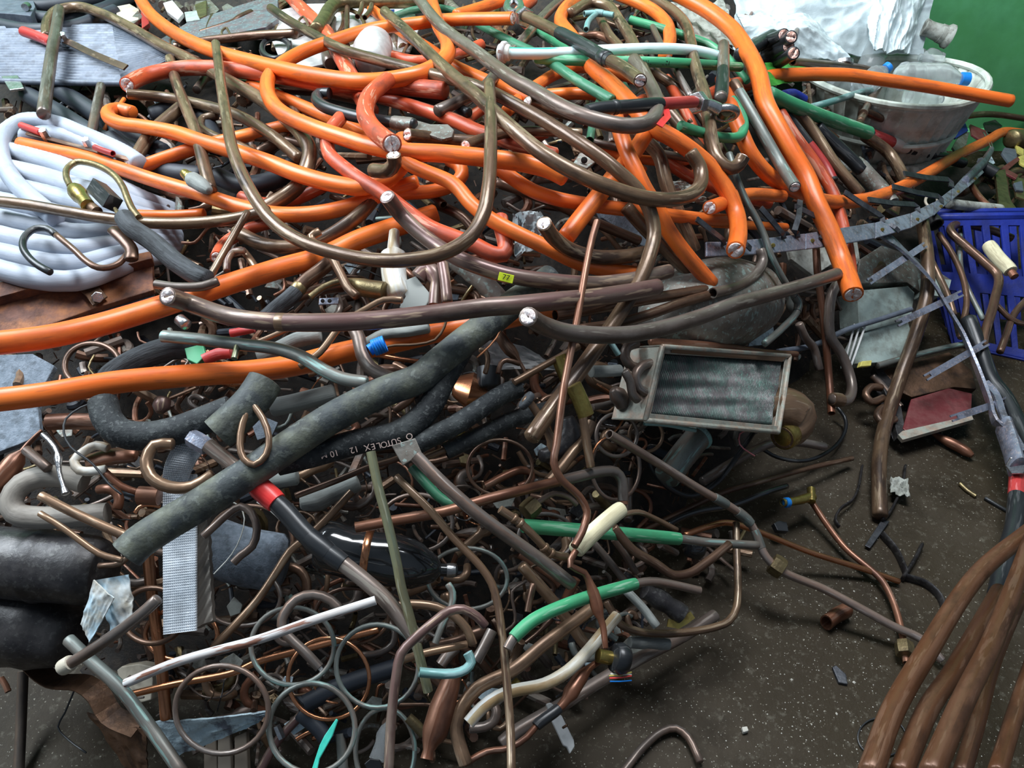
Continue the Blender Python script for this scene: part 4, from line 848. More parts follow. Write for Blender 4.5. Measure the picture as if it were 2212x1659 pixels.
T('black_cable', 'black_rubber', 36, 4, "2200,1010 2196,1080 2190,1140 2172,1200 2154,1285", "black cable with red sleeve entering the sheaf of brown rods", 'ss', 'cable', body='jacket', bands=[(0, .26, 1.02, 'red_sleeve', 'red_sleeve', 'red sleeve')])
T('lug_plate', 'steel', 40, 6, "2168,920 2182,960 2196,1010", "reddish steel lug plate bolted at the edge of the picture", 'ff', 'lug', squash=1.5)
nut('lug_bolt', at(2196, 1006, 7), CAM-at(2196, 1006, 7), .02, .012, 'bolt_metal'); tag(bpy.data.objects['lug_bolt'], 'large hexagon bolt on the reddish steel lug plate', 'bolt')
T('burnt_cable_end', 'red_copper', 24, .4, "2010,934 2040,950 2075,968 2100,984", "reddish cable end with frayed copper strands lying on the floor", 'ss', 'cable', body='sleeve', prof=[(0, .3), (.25, .7), (.5, 1), (.9, .9), (1, .5)])
# ---------------------------------------------------------------- rings of thin pipe wired in a chain
def ringobj(cx, cy, rx, ry, wpx, L, mat, label, tilt=0):
    pts = [[cx+rx*math.cos(a), cy+ry*math.sin(a), L+tilt*math.cos(a)] for a in [k*math.pi/9 for k in range(18)]]
    P, r = path3(pts, L, wpx, True)
    o = tube('pipe_ring', P, r, mat, None, 10, True, origin=P[0]); tag(o, label, 'ring', 'thin pipe rings of the flattened coil'); return o
ringobj(479, 1533, 101, 95, 12, 9.4, 'grey_copper', "large brown pipe ring beside the white patina sheet, bound with wire at its foot")
ringobj(674, 1573, 93, 97, 12, 9.0, 'verdigris_tube', "greenish pipe ring at the bottom edge around the mint plastic shard")
ringobj(632, 1396, 90, 84, 11, 8.2, 'verdigris_tube', "greenish pipe ring crossed by the white-painted pipe")
ringobj(815, 1439, 89, 90, 11, 8.6, 'verdigris_tube', "greenish pipe ring beside the maroon walking-stick pipe")
ringobj(832, 1622, 64, 92, 11, 6, 'verdigris_tube', "narrow pipe ring behind the maroon walking-stick pipe at the bottom")
ringobj(710, 1466, 88, 88, 9, 6.4, 'bright_copper', "shiny copper ring beneath the greenish ones")
ringobj(392, 1370, 78, 56, 10, 5, 'bright_copper', "copper ring behind the silver mesh strip", .6)
ringobj(522, 1290, 84, 62, 10, 4, 'grey_copper', "brown ring over the blue-grey drum beside the mesh strip", .5)
ringobj(760, 1330, 80, 60, 9, 4.6, 'dark_copper', "dark ring under the lower end of the red-taped bar", .5)
ringobj(540, 1170, 92, 78, 9, 3.6, 'dark_copper', "dark thin ring below the long mottled foam pipe", .6)
ringobj(900, 1130, 78, 62, 10, 4, 'grey_copper', "grey ring under the maroon elbow pipe", .5)
ringobj(1010, 1250, 86, 66, 10, 4.4, 'verdigris_tube', "greenish ring beside the cap of the black bottle", .5)
ringobj(1080, 1010, 70, 60, 8, 3.6, 'dark_copper', "thin dark ring beneath the lower foam sleeve", .4)
ringobj(1332, 940, 44, 46, 9, 6.4, 'grey_copper', "small coil ring between the brass tube and the finned coil", .5)
ringobj(1330, 1010, 52, 70, 9, 5, 'grey_copper', "tall thin pipe ring behind the elbow of the maroon pipe", .4)
ringobj(1395, 940, 36, 36, 8, 5.2, 'tan_copper', "small tan ring in front of the foot of the finned coil", .4)
ringobj(330, 1330, 66, 60, 12, 6.4, 'dark_copper', "dark ring behind the capped pipe near the face mask", .4)
ringobj(1180, 1160, 60, 50, 9, 4.6, 'grey_copper', "grey ring behind the crimped tan pipe", .4)
ringobj(200, 790, 60, 48, 12, 3, 'dark_copper', "brown ring between the two thick orange cables", .6)
tb(GC, 21, 10, "742,1324 715,1296 677,1284 640,1294 614,1325 608,1350 620,1372 655,1405 690,1442", "brown pipe hooked over like a cane across the rings, straight end cut clean", 'sf')
tb('peeling_white', 20, 12, "272,1476 380,1431 470,1405 560,1381 677,1340 811,1297", "straight pipe with flaking white paint lying over the rings", 'ff')
tb(BC, 16, 5, "282,1500 380,1477 506,1452 558,1429 651,1404 816,1360", "shiny copper pipe running under the rings")
tb('bright_copper', 24, 4.6, "318,1170 323,1239 337,1353 349,1441 359,1552", "upright bright copper pipe behind the capped one")
R, p_, r_ = tb(GC, 25, 12, "134,1443 203,1401 278,1348 318,1315 340,1294", "grey-brown pipe with a pale hexagonal cap, lying in front of the face mask", 'ss', bands=[(0, .09, 1.45, 'cream_plastic', 'end_cap', 'pale end cap')])
tb(VT, 28, 8.4, "148,1382 203,1434 253,1479 316,1560 392,1668", "long grey-green pipe slanting down to the bottom edge over the copper sheet")
tb(GC, 17, 9.4, "440,1158 468,1132 495,1108 520,1094 544,1108 555,1145 545,1180 520,1200 504,1216", "brown pipe with a rounded hook below the mottled foam pipe", 'sf')
tb(TC_, 15, 13, "540,866 568,905 581,945 575,982 550,1004 527,992 518,960 524,915 535,885", "thin brown pipe looped round the mottled foam pipe")
tb('tan_copper', 27, 10.6, "372,960 334,962 316,995 326,1030 366,1052 418,1051 460,1026", "thick tan pipe bent in a wide U over the silver mesh strip")
tb('tan_copper', 21, 9.6, "88,1071 152,1104 228,1139 278,1160", "brown pipe lying on the grey-brown foam hairpin, thicker of two")
tb('tan_copper', 14, 9.6, "86,1109 139,1142 182,1174 215,1196 262,1210", "brown pipe lying on the dark drum, thinner of two")
tb('dark_copper', 13, 8.6, "214,1222 262,1216 282,1196", "thin dark pipe end beside the tip of the mottled foam pipe")
tb(GC, 22, 7.6, "56,972 78,990 104,1012", "short open grey pipe beside the chrome fitting", 'os')
T('copper_filter', 'red_copper', 44, 6, "-14,1050 10,1025 26,1005 60,960 90,930", "dark copper filter body with strands at the edge of the picture", 'ss', 'filter', prof=[(0, 1), (.45, 1), (.55, .6), (.6, .3), (1, .2)])
T('pipe_stub', 'red_copper', 36, 8.4, "104,912 150,910 222,912", "reddish pipe in a plastic cover joining the foam-lagged elbow", 'ff', 'pipe')
T('white_clip', 'white_pipe', 20, 8.4, "232,968 208,962 182,975 160,996 172,1016 200,1018 228,1014", "white curved plastic clip clasping a copper pipe", 'ss', 'clip')
tb('red_copper', 34, 7.4, "188,1000 230,988 292,980", "crushed copper pipe in the white curved clip", 'os', squash=.75)
T('chrome_fitting', 'bolt_metal', 13, 9, "92,938 110,956 124,978 128,1020 142,1066", "chrome tap stem beside the white clip", 'ss', 'fitting', prof=[(0, .9), (.4, .8), (.45, 1.6), (.6, .8), (.9, .8), (.94, 1.3), (1, 1.3)])
tb(RC, 15, 8.4, "226,1018 262,1050 300,1064", "copper pipe joining a square socket beside the mesh strip")
T('copper_socket', 'red_copper', 40, 8.6, "300,1070 344,1072", "short copper socket beside the silver mesh strip", 'ff', 'fitting')
tb('bright_copper', 9, 8.4, "292,1108 300,1096 320,1090 346,1094", "small bright hooked copper pipe below the socket")
T('thin_cable', 'black_rubber', 5, 10, "210,868 175,880 142,905 138,935 152,965 200,1002 235,1045 262,1068", "thin black wire trailing over the white clip", 'ss', 'cable', sides=8)
T('mushroom_cap', 'maroon_bar', 38, 7, "345,890 350,872 352,864", "shiny brown rounded cap beside the foam-lagged elbow", 'ss', 'cap', prof=[(0, .5), (.4, 1), (1, .9)])
T('dark_drum', 'dark_drum', 146, 3.6, "-40,1210 20,1216 90,1222 160,1228 226,1236", "big dark dented drum at the edge of the picture", 'ff', 'drum', sides=36, prof=[(0, 1), (.46, 1), (.48, 1.05), (.52, 1.05), (.54, 1), (.9, .97), (1, .8)])
T('dark_pan', 'dark_drum', 190, 1.4, "-30,1340 60,1345 150,1380", "large blackened metal shell below the dark drum", 'ss', 'shell', sides=30, prof=[(0, 1), (.7, .9), (1, .6)])
T('blue_grey_drum', 'blue_concrete', 120, 1.6, "460,1180 520,1200 600,1215", "blue-grey speckled casting showing through the rings", 'ss', 'casting', sides=24)
# U-shaped black pipe over the white hoses
tb('black_rubber', 15, 7, "109,588 85,575 63,557 49,532 56,508 76,494 101,494 120,507", "black-coated pipe hook lying on the white hoses")
tb('dark_copper', 14, 7.2, "122,508 157,537 190,567 212,578 235,578 258,568 274,550", "dark copper pipe bend continuing the black hook on the white hoses")
tb('dark_copper', 22, 8, "244,496 268,518 284,540 284,560", "dark flattened pipe end on the white hoses below the brown rod", squash=.8)
R = root('brass_valve', at(180, 425, 8), "brass valve with a black switch and a looped copper pipe on the white hoses", 'valve'); R2 = R.location.copy()
part('looped_pipe', 'old_brass', 14, 8.6, "152,402 143,380 147,362 165,350 192,352 225,364 250,382 266,405 275,428 286,452 300,470", 'ff', None, R)
part('valve_body', 'brass', 36, 8, "160,408 178,428 190,444", 'ff', [(0, .8), (.15, 1), (.5, 1), (.55, .8), (1, .8)], R, 16)
part('valve_outlet', 'tan_copper', 24, 7.8, "188,440 210,458", 'ff', None, R)
part('switch_box', 'black_rubber', 44, 8.4, "208,404 244,440", 'ff', None, R, 4)
part('clamp_screw', 'bolt_metal', 9, 9.2, "190,410 205,402 212,396", 'ss', None, R, 8)
T('tarred_fitting', 'grey_foam', 34, 7.4, "398,374 410,384 430,396 452,412", "brass fitting wrapped in cracked brown putty beside the U-shaped rod", 'ss', 'fitting', body='putty', prof=[(0, .5), (.2, .55), (.35, 1), (.8, .9), (1, .5)], bands=[(0, .2, .62, 'brass', 'brass_tip', 'brass tip'), (.2, .3, .8, 'brass', 'nut')])
tb('tan_copper', 16, 5.4, "505,545 520,540 540,560 552,578", "small brown pipe end beside the leaning brown strip", 'so')
tb('maroon_bar', 15, 6.4, "490,585 492,560 505,543 528,542", "purple-brown pipe bent over under the leaning strip")
tb('grey_bar', 20, 10.6, "336,614 380,620 440,618 470,608", "open-mouthed pipe just above the sawn end of the thick maroon rod", 'os')
T('chrome_ball', 'bolt_metal', 26, 8, "388,690 402,702", "shiny metal elbow under the sawn end of the maroon rod", 'ss', 'fitting')
# ================================================================== plates, combs, crates, bags
# ribbed aluminium plate
R = root('ribbed_plate', at(180, 110, 5), "wavy ribbed aluminium plate with a rolled lower rim", 'plate'); org = R.location.copy(); R2 = org
c4 = [at(-60, 172, 4.6), at(262, 178, 4.6), at(372, 126, 4.6), at(236, 46, 4.6)]
c4b = [at(-60, 172, 4.6), at(262, 178, 4.6), at(372, 128, 4.6), at(-60, 60, 4.6)]
rbf = lambda u, v: .0026*math.sin(v*math.pi*2*22)*(1 if .02 < v < .98 else 0)
patch('plate', [at(-70, 174, 4.6), at(262, 178, 4.6), at(242, 50, 4.6), at(-70, 56, 4.6)], 50, 220, 'aluminium', R, org, rbf, .003)
patch('plate_corner', [at(262, 178, 4.6), at(372, 124, 4.6), at(306, 84, 4.6), at(242, 50, 4.6)], 20, 220, 'aluminium', R, org, rbf, .003)
part('rim', 'aluminium', 13, 5, "-60,174 120,178 262,180", 'ff', None, R)
slab('bracket', "2,164 38,162 52,190 20,194", 6, .006, 'bolt_metal', R, org)
# bars with bolts and red grips
R = root('bolted_bar', at(140, 90, 8), "flat brown bar with a bolt and a red grip lying on the ribbed plate", 'bar'); R2 = R.location.copy()
strap('bar', path3("100,78 140,88 200,116 272,146", 7.6, 14)[0], 14*mpp(200, 110, 7), .004, 'dark_copper', R, R2)
part('red_grip', 'red_sleeve', 22, 8, "51,68 80,78 112,92", 'ff', None, R)
nut('bolt', at(138, 84, 8.6), Vector((0, -.3, 1)), 9*mpp(138, 84, 8), .03, 'bolt_metal', R, R2)
R = root('bolted_bar', at(170, 310, 6), "slim bolted bar with red grips on both ends above the white hose coil", 'bar'); R2 = R.location.copy()
strap('bar', path3("58,288 100,298 190,322 285,345", 6.4, 8)[0], 8*mpp(190, 310, 7), .004, 'dark_copper', R, R2)
part('red_grip', 'red_sleeve', 15, 7.4, "46,271 66,278 88,286", 'of', None, R); part('red_grip', 'red_sleeve', 13, 7.4, "205,318 225,326 244,332", 'fo', None, R)
for bx, by in ((98, 292), (190, 312)): nut('bolt', at(bx, by, 7.2), Vector((0, -.3, 1)), 9*mpp(bx, by, 7), .028, 'bolt_metal', R, R2)
# white corrugated hose coil (one long hose, its turns)
R = root('white_corrugated_hose', at(100, 480, 2), "coil of white ribbed hose at the edge, several turns deep", 'hose'); org = R.location.copy()
def rib(n): return [(k/n, 1.0 if k % 2 else .965) for k in range(n+1)]
for k in range(8):
    s = f"{-60},{316+36*k} {10},{327+37*k} {90},{345+37*k} {170},{374+33*k} {245},{405+25*k},2.2 {315},{438+17*k},0.6 {380},{462+12*k},-3"
    p_, r_ = path3(s, 2.2+.35*(k % 2)+k*.05, 47, step=.006); tube('hose_turn', p_, r_, 'white_hose', R, 16, False, rib(120), ('n', 'n'), origin=org)
p_, r_ = path3("300,352 270,332 228,311 175,288 127,268 85,260 48,262 18,280 2,312 6,350 30,390 70,430 120,470", (4.6, 5.2), 34, step=.006)
tube('hose_turn', p_, r_, 'white_hose', R, 16, False, rib(140), ('s', 's'), origin=org)
p_, r_ = path3("250,350 200,318 150,296 100,288 50,294", (3.8, 4), 34, step=.006)
tube('hose_turn', p_, r_, 'white_hose', R, 16, False, rib(90), ('s', 's'), origin=org)
# rusty beam and bluish panels
R = root('rusty_beam', at(150, 640, 2), "rust-brown steel beam with a bolted joint at the edge of the heap", 'beam'); org = R.location.copy(); R2 = org
slab('web', "-40,648 120,606 220,584 328,556 332,626 210,664 110,700 60,712 -40,724", 2.2, .012, 'rust', R, org)
slab('flange', "-40,616 100,592 200,568 325,542 328,558 220,586 120,608 -40,652", 3.4, .02, 'rust', R, org)
nut('bolt', at(211, 642, 3.2), CAM-at(211, 642, 3), 13*mpp(211, 642, 3), .014, 'bolt_metal', R, org)
slab('joint_plate', "152,606 195,598 232,640 200,660 186,640", 2.8, .004, 'copper_sheet', R, org)
o = slab('concrete_lump', "105,706 210,664 330,622 334,668 240,700 110,712", 1.4, .012, 'blue_concrete'); tag(o, 'speckled blue-grey panel under the rusty beam', 'panel')
o = slab('concrete_lump', "-40,768 70,764 118,790 96,830 82,880 88,940 40,960 -40,990", 1.0, .012, 'blue_concrete'); tag(o, 'speckled blue-grey panel between the two thick orange cables at the edge', 'panel')
o = slab('grey_board', "1330,458 1400,470 1420,540 1385,530 1300,470 1285,440", 3, .01, 'blue_concrete'); tag(o, 'speckled grey board behind the cut orange piece', 'board')
# grey casing, channel, white panel at the top
R = root('grey_casing', at(40, 12, 7), "grey metal casing with a screw boss at the top corner", 'casing'); org = R.location.copy(); R2 = org
slab('shell', "-30,-30 62,-30 76,14 66,34 30,30 -30,26", 7.5, .07, 'aluminium', R, org); part('screw_boss', 'bolt_metal', 16, 9.2, "54,16 60,12", 'ff', None, R)
o = slab('grey_channel', "347,84 405,48 520,10 600,-14 600,40 575,58 480,76 404,98 352,104", 3, .02, 'grey_channel'); tag(o, 'grey-green weathered metal channel behind the first orange cable', 'channel')
R = root('slotted_sheet', at(760, 60, 1), "white sheet-metal panel with slots behind the manifold pipe", 'panel'); org = R.location.copy(); R2 = org
slab('sheet', "572,30 660,8 890,4 905,62 885,110 800,118 640,150 604,126 576,60", .8, .006, 'white_plastic', R, org)
for x, y in ((626, 95), (700, 100)): slab('slot', f"{x-3},{y-8} {x+3},{y-8} {x+3},{y+8} {x-3},{y+8}", 1.15, .003, 'ink', R, org)
slab('blue_mark', "800,22 852,20 850,30 798,33", 1.15, .002, 'blue_plastic', R, org)
T('plastic_dome', 'white_plastic', 84, 2.2, "800,138 806,108 810,96", "round frosted plastic dome below the manifold pipe", 'ss', 'dome', sides=26, prof=[(0, .7), (.6, 1), (1, .9)])
for lab, poly, mt in (("white plastic box clipped beside the orange cable at the top", "352,6 372,0 396,28 384,42 360,24", 'white_plastic'), ("beige round disc with holes near the top edge", "250,14 280,8 300,20 300,42 274,50 252,36", 'cream_plastic'),
      ("grey metal bracket with punched holes near the top", "262,36 298,22 310,36 280,56", 'grey_sheet'), ("torn red plastic strip beside the beige disc", "304,20 318,14 322,50 306,62", 'red_sleeve'),
      ("brown brass connector strip beside the white box", "420,10 446,0 446,32 428,40", 'old_brass'), ("small pale connector block near the grey channel", "398,26 426,22 432,42 402,46", 'meter_box')):
    o = slab('scrap_piece', poly, 3.6, .012, mt); tag(o, lab, 'scrap')
T('rubber_ring', 'black_rubber', 12, 3, [[596+30*math.cos(a), 104+22*math.sin(a)] for a in [k*math.pi/6 for k in range(12)]], "black rubber ring lying beside the white panel", 'ss', 'ring', closed=True)
o = slab('grey_lug_plate', "1252,330 1282,328 1286,350 1268,364 1238,352", 6, .006, 'grey_sheet'); tag(o, 'grey lug plate with one hole between two orange cables', 'lug')
P_ = at(1262, 346, 6.3); tube('hole', [P_, P_+(CAM-P_).normalized()*.001], .006, 'ink', o, 12, ends=('f', 'f'), origin=o.location)
# slotted steel rail with prongs
R = root('slotted_rail', at(1541, 535, 10), "curved blue-grey steel rail of seamed segments with prongs along its top", 'rail'); org = R.location.copy(); R2 = org
top = [(1527, 522), (1570, 522), (1655, 514), (1741, 504), (1804, 494), (1892, 480), (1968, 460), (2019, 436), (2057, 408), (2085, 378), (2112, 352)]
bot = [(1527, 554), (1572, 552), (1656, 548), (1741, 538), (1804, 530), (1892, 514), (1968, 492), (2019, 464), (2056, 432), (2092, 404), (2126, 372)]
LR = [11, 11, 11, 11, 11.2, 11.4, 11.4, 11.4, 11.2, 11, 10.6]
for k in range(len(top)-1):
    g = 1.2 if k not in (0, len(top)-2) else 0
    q = [at(top[k][0], top[k][1], LR[k]), at(top[k+1][0]-g, top[k+1][1], LR[k+1]), at(bot[k+1][0]-g, bot[k+1][1], LR[k+1]), at(bot[k][0], bot[k][1], LR[k])]
    slab3('segment', q, .005, 'steel', R, org)
    if k: 
        P_ = at(bot[k][0]+14, bot[k][1]-18, LR[k]+.15); tube('rivet', [P_, P_+(CAM-P_).normalized()*.003], .0045, 'brass', R, 10, ends=('f', 's'), origin=org)
for a, b_ in (((1505, 476), (1562, 516)), ((1643, 452), (1692, 502)), ((1718, 449), (1806, 486)), ((1824, 418), (1905, 466)), ((1876, 434), (1981, 444)), ((1928, 406), (2032, 426)), ((1953, 378), (2054, 390)), ((1728, 436), (1722, 500))):
    mx_, my_ = (a[0]+b_[0])/2, (a[1]+b_[1])/2
    p_ = [at(a[0], a[1]-3, 11.9), at(mx_, my_, 12.2), at(b_[0]-6, b_[1]-2, 11.9), at(b_[0], b_[1]+4, 11.6), at(b_[0]+1, b_[1]+14, 11.2)]
    strap('prong', p_, 12*mpp(mx_, my_, 12), .004, 'dark_steel', R, org)
for k in (1, 3, 5): 
    x, y = bot[k]; strap('hook_tab', [at(x+30, y-30, 11.6), at(x+42, y-22, 12), at(x+50, y-14, 11.8)], .010, .003, 'dark_steel', R, org)
tube('twisted_end', [at(2085, 392, 10.6), at(2104, 372, 10.8), at(2124, 352, 10.8), at(2140, 326, 10.6)], .017, 'steel', R, 8, False, [(0, .8), (.5, 1), (1, .7)], ('f', 'f'), origin=org, squash=1.3)
nut('bolt', at(2118, 348, 11.6), CAM-at(2118, 348, 11), .012, .012, 'bolt_metal', R, org)
# forked comb standing on edge
R = root('forked_comb', at(1962, 552, 9), "long thin steel comb with forked flat tines leaning over the crate", 'comb'); org = R.location.copy(); R2 = org
p_, r_ = path3("1900,500 1930,522 1963,552 2011,604 2042,655 2077,716 2103,777 2122,826 2138,871 2152,912 2184,926", (9.5, 7), 10)
strap('spine', p_, .034, .006, 'steel', R, org, nrm=Vector((.85, -.3, .25)))
def fork(x0, y0, x1, y1, L):
    a, b_ = at(x0, y0, L), at(x1, y1, L); d = (b_-a).normalized(); wd = 15*mpp(x0, y0, L)
    nrm = (CAM-a).normalized(); s = d.cross(nrm).normalized()
    nl = wd*1.1
    for sg in (-1, 1):
        for P0, dd in ((a, -d), (b_, d)):
            strap('tine', [P0 + s*sg*wd*.34 - dd*.002, P0 + s*sg*wd*.36 + dd*nl*.5, P0 + s*sg*wd*.36 + dd*nl], wd*.3, .0035, 'steel', R, org, nrm=nrm)
    strap('flat_tine', [a, a.lerp(b_, .33), a.lerp(b_, .66), b_], wd, .0035, 'steel', R, org, nrm=nrm)
fork(1884, 604, 1992, 533, 9.4); fork(1948, 694, 2068, 638, 9); fork(2010, 810, 2122, 746, 8); fork(2068, 900, 2165, 868, 7)
strap('second_spine', path3("2128,825 2150,850 2168,900 2210,975", (7, 7.4), 10)[0], .016, .006, 'steel', R, org)
# finned evaporator coil
R = root('finned_coil', at(1550, 845, 8), "finned copper heat-exchanger core in a crimped greenish frame", 'heat exchanger'); org = R.location.copy(); R2 = org
A, B, C_, D = at(1432, 752, 11.2), at(1702, 772, 11.2), at(1678, 930, 10.6), at(1397, 905, 10.6)
nrm = (B-A).cross(D-A).normalized(); 
if nrm.dot(CAM-A) < 0: nrm = -nrm
def ins(u, v, h=0): return A*(1-u)*(1-v)+B*u*(1-v)+C_*u*v+D*(1-u)*v + nrm*h
nf = 76
V, Q = [], []
for k in range(nf):
    u = .035+.93*k/(nf-1); base = len(V)
    for j in range(25):
        v = .07+.86*j/24; wv = .0012*math.sin(v*24+u*5)+.0010*math.sin(v*9+u*11)
        e = (B-A).normalized()*wv
        V += [ins(u, v, -.034)+e, ins(u, v, -.004-.0006*math.sin(j*1.1))+e]
    for j in range(24): i = base+2*j; Q.append((i, i+1, i+3, i+2))
fo = mesh_obj('fins', V, Q, 'fin_metal', R, None, org); md = fo.modifiers.new('s', 'SOLIDIFY'); md.thickness = .0009
slab3('core', [ins(.03, .06, -.03), ins(.97, .06, -.03), ins(.97, .94, -.03), ins(.03, .94, -.03)], .03, 'dark_drum', R, org)  # near-black slab behind the fins, its colour deepens the shade in their gaps
def rimstrip(name, a, b_, inward, mat='coil_frame'):
    a2, b2 = a+inward, b_+inward
    slab3(name, [a, b_, b2, a2], .003, mat, R, org); slab3(name, [a, b_, b_-nrm*.07, a-nrm*.07], .003, mat, R, org)
cu, cv = (B-A).normalized(), (D-A).normalized()
rimstrip('frame_side', ins(-.01, -.02), ins(1.01, -.02), cv*.012); rimstrip('frame_side', ins(-.01, 1.02), ins(1.01, 1.02), -cv*.012)
rimstrip('frame_side', ins(-.01, -.02), ins(-.01, 1.02), cu*.012); rimstrip('frame_side', ins(1.01, -.02), ins(1.01, 1.02), -cu*.012)
for (x, y, z, q) in ((0, -.02, 1, -.02), (0, 1.02, 1, 1.02)): tube('bead', [ins(x-.01, y, .001), ins(.5, y, .002), ins(z+.01, q, .001)], .0045, 'coil_frame', R, 8, origin=org)
for (x, y, z, q) in ((-.01, -.02, -.01, 1.02), (1.01, -.02, 1.01, 1.02)): tube('bead', [ins(x, y, .001), ins(x, .5, .002), ins(z, q, .001)], .0045, 'coil_frame', R, 8, origin=org)
slab3('bent_flange', [ins(.05, .0, .004), ins(.97, .0, .004), ins(.95, .07, .001), ins(.06, .06, .001)], .002, 'tan_copper', R, org)
T('copper_accumulator', 'tan_copper', 110, 6, "1640,880 1680,885 1706,900 1712,925 1690,946", "rounded coppery tank with a threaded yellow collar behind the finned coil", 'so', 'tank', body='tank', sides=26, prof=[(0, .5), (.3, .9), (.6, 1), (.8, .55), (1, .42)], bands=[(.84, .99, .52, 'brass', 'collar', 'threaded yellowish collar')])
tb('teal_tube', 9, 8, "1392,915 1440,918 1502,930", "thin verdigris pipe running under the finned coil's frame")
T('teal_cylinder', 'verdigris_tube', 56, 4, "1512,940 1490,965 1440,1030", "grey-green metal cylinder below the finned coil", 'ff', 'cylinder', body='cylinder', sides=26, bands=[(0, .08, 1.12, 'teal_tube', 'rim', 'verdigris rim')])
T('pink_wire', 'pink_wire', 3, 8, "1622,928 1598,938 1598,960 1630,985", "thin pink wire loop hanging from the finned coil", 'ss', 'wire', sides=6)
tb(RC, 15, 8.2, "1405,738 1480,742 1560,748 1660,762 1720,765", "reddish pipe lying along the upper edge of the finned coil")
# dented tank behind
T('dented_tank', 'grey_sheet', 190, 1.0, "1405,700 1450,680 1530,662 1600,650 1660,640", "large dented grey-brown metal tank under the curved rods", 'ss', 'tank', sides=40, prof=[(0, .35), (.12, .75), (.35, 1), (.6, 1.02), (.85, .8), (1, .4)])
o = slab('curled_sheet', "1640,700 1668,690 1672,715 1650,745 1618,748 1622,722", 6, .003, 'patina_sheet'); tag(o, 'curled pale metal flake beside the dented tank', 'scrap')
# silver mesh band
R = root('mesh_strip', at(388, 1200, 8), "silver diamond-textured mesh strip on grey foam backing, folded at the top", 'strip'); org = R.location.copy(); R2 = org
def dia(s1, s2, amp): return lambda u, v: amp*(math.sin(u*s1*math.pi+v*s2*math.pi)*math.sin(u*s1*math.pi-v*s2*math.pi))
patch('mesh_face', [at(350, 1030, 8.6), at(425, 1024, 8.6), at(424, 1362, 9), at(352, 1371, 9)], 70, 260, 'silver_mesh', R, org, dia(17, 62, .0016), .003)
patch('mesh_fold', [at(350, 1040, 8.6), at(405, 1042, 8.6), at(452, 960, 9.6), at(386, 945, 9.6)], 60, 90, 'silver_mesh', R, org, lambda u, v: .015*math.sin(v*3.1)+dia(15, 20, .0014)(u, v), .003)
patch('foam_backing', [at(422, 1080, 8), at(446, 1078, 8), at(459, 1340, 8.4), at(422, 1356, 8.4)], 12, 60, 'taupe_foam', R, org, lambda u, v: .002*math.sin(v*60+u*9), .012)
# face mask
R = root('face_mask', at(240, 1300, 8), "crumpled blue-white face mask stained yellow beside the capped pipe", 'mask'); org = R.location.copy(); R2 = org
from mathutils import noise as MN
def crump(sd, amp, f=3.2):
    def fn(u, v):
        w_ = MN.noise(Vector((u*f*.6, v*f*.6, sd*3.3)))
        a_ = 1-2*abs(MN.noise(Vector((u*f+w_, v*f-w_, sd*7.1)))); b_ = 1-2*abs(MN.noise(Vector((u*f*2.3+w_*2, v*f*2.3, sd*5.7)))); c_ = 1-2*abs(MN.noise(Vector((u*f*5.1, v*f*5.1+w_*3, sd*1.7))))
        return amp*(1.1*a_+.55*b_+.25*c_)
    return fn
patch('outer_layer', [at(212, 1252, 9), at(282, 1240, 9), at(292, 1330, 9), at(240, 1362, 9)], 24, 24, 'mask_cloth', R, org, crump(1, .004, 1.6), .002)
patch('folded_layer', [at(204, 1252, 10), at(250, 1290, 10), at(196, 1386, 9.6), at(180, 1345, 9.6)], 24, 24, 'mask_cloth', R, org, crump(4, .003, 1.4), .002)
# copper sheet, patina sheet
R = root('copper_sheet', at(200, 1500, 4), "curled brown copper sheet with a torn rim on the floor", 'sheet'); org = R.location.copy(); R2 = org
strap('curled_rim', path3("-20,1370 40,1392 75,1440 118,1470 180,1476 212,1500 240,1545 300,1572", (4, 3), 20)[0], .034, .002, 'copper_sheet', R, org, nrm=Vector((.5, .5, .8)), twist=.5)
patch('flat_part', [at(192, 1536, 3), at(322, 1575, 3.4), at(322, 1668, 1.6), at(286, 1668, .8)], 16, 16, 'copper_sheet', R, org, crump(2, .004), .002)
R = root('patina_sheet', at(450, 1570, 3), "white and blue patinated metal sheet behind the large brown ring", 'sheet'); org = R.location.copy(); R2 = org
patch('sheet', [at(334, 1558, 4), at(585, 1532, 4.6), at(560, 1556, 3.6), at(382, 1632, 2)], 30, 14, 'patina_sheet', R, org, crump(3, .004), .003)
for k, x in enumerate((440, 470, 506)): 
    o = slab('wooden_lath', f"{x},1592 {x+26},{1588-k*4} {x+30},1680 {x},1680", 1, .012, 'wood'); tag(o, "grey wooden slat beneath the patina sheet, " + ["nearest the copper sheet", "middle of three", "nearest the mint shard"][k], 'slat', 'grey wooden slats')
T('wooden_stick', 'dark_wood', 22, .1, "50,1450 46,1550 40,1675", "dark wooden stick lying on the floor at the edge", 'ff', 'stick')
tb(RC, 13, .4, "2,1465 12,1480 18,1494", "short reddish copper tube lying beside the dark wooden stick", 'fo')
o = slab('plastic_block', "252,1448 262,1440 300,1434 328,1440 330,1470 326,1512 290,1522 262,1490", 3.4, .02, 'cream_plastic'); tag(o, 'cream plastic block with ridges under the flaking white pipe', 'block')
o = slab('mint_shard', "672,1665 690,1610 700,1590 726,1552 730,1556 718,1590 690,1640 684,1668", 9.6, .004, 'mint_plastic'); tag(o, 'mint green plastic shard poking up inside the greenish ring', 'shard')
o = slab('white_bracket', "1180,1520 1190,1517 1202,1528 1206,1540 1214,1546 1226,1570 1240,1598 1242,1612 1232,1628 1226,1614 1218,1610 1204,1580 1194,1560 1188,1540", 4, .008, 'white_plastic'); tag(o, 'white plastic bracket with screw lying beside the thin pipe at the bottom', 'bracket')
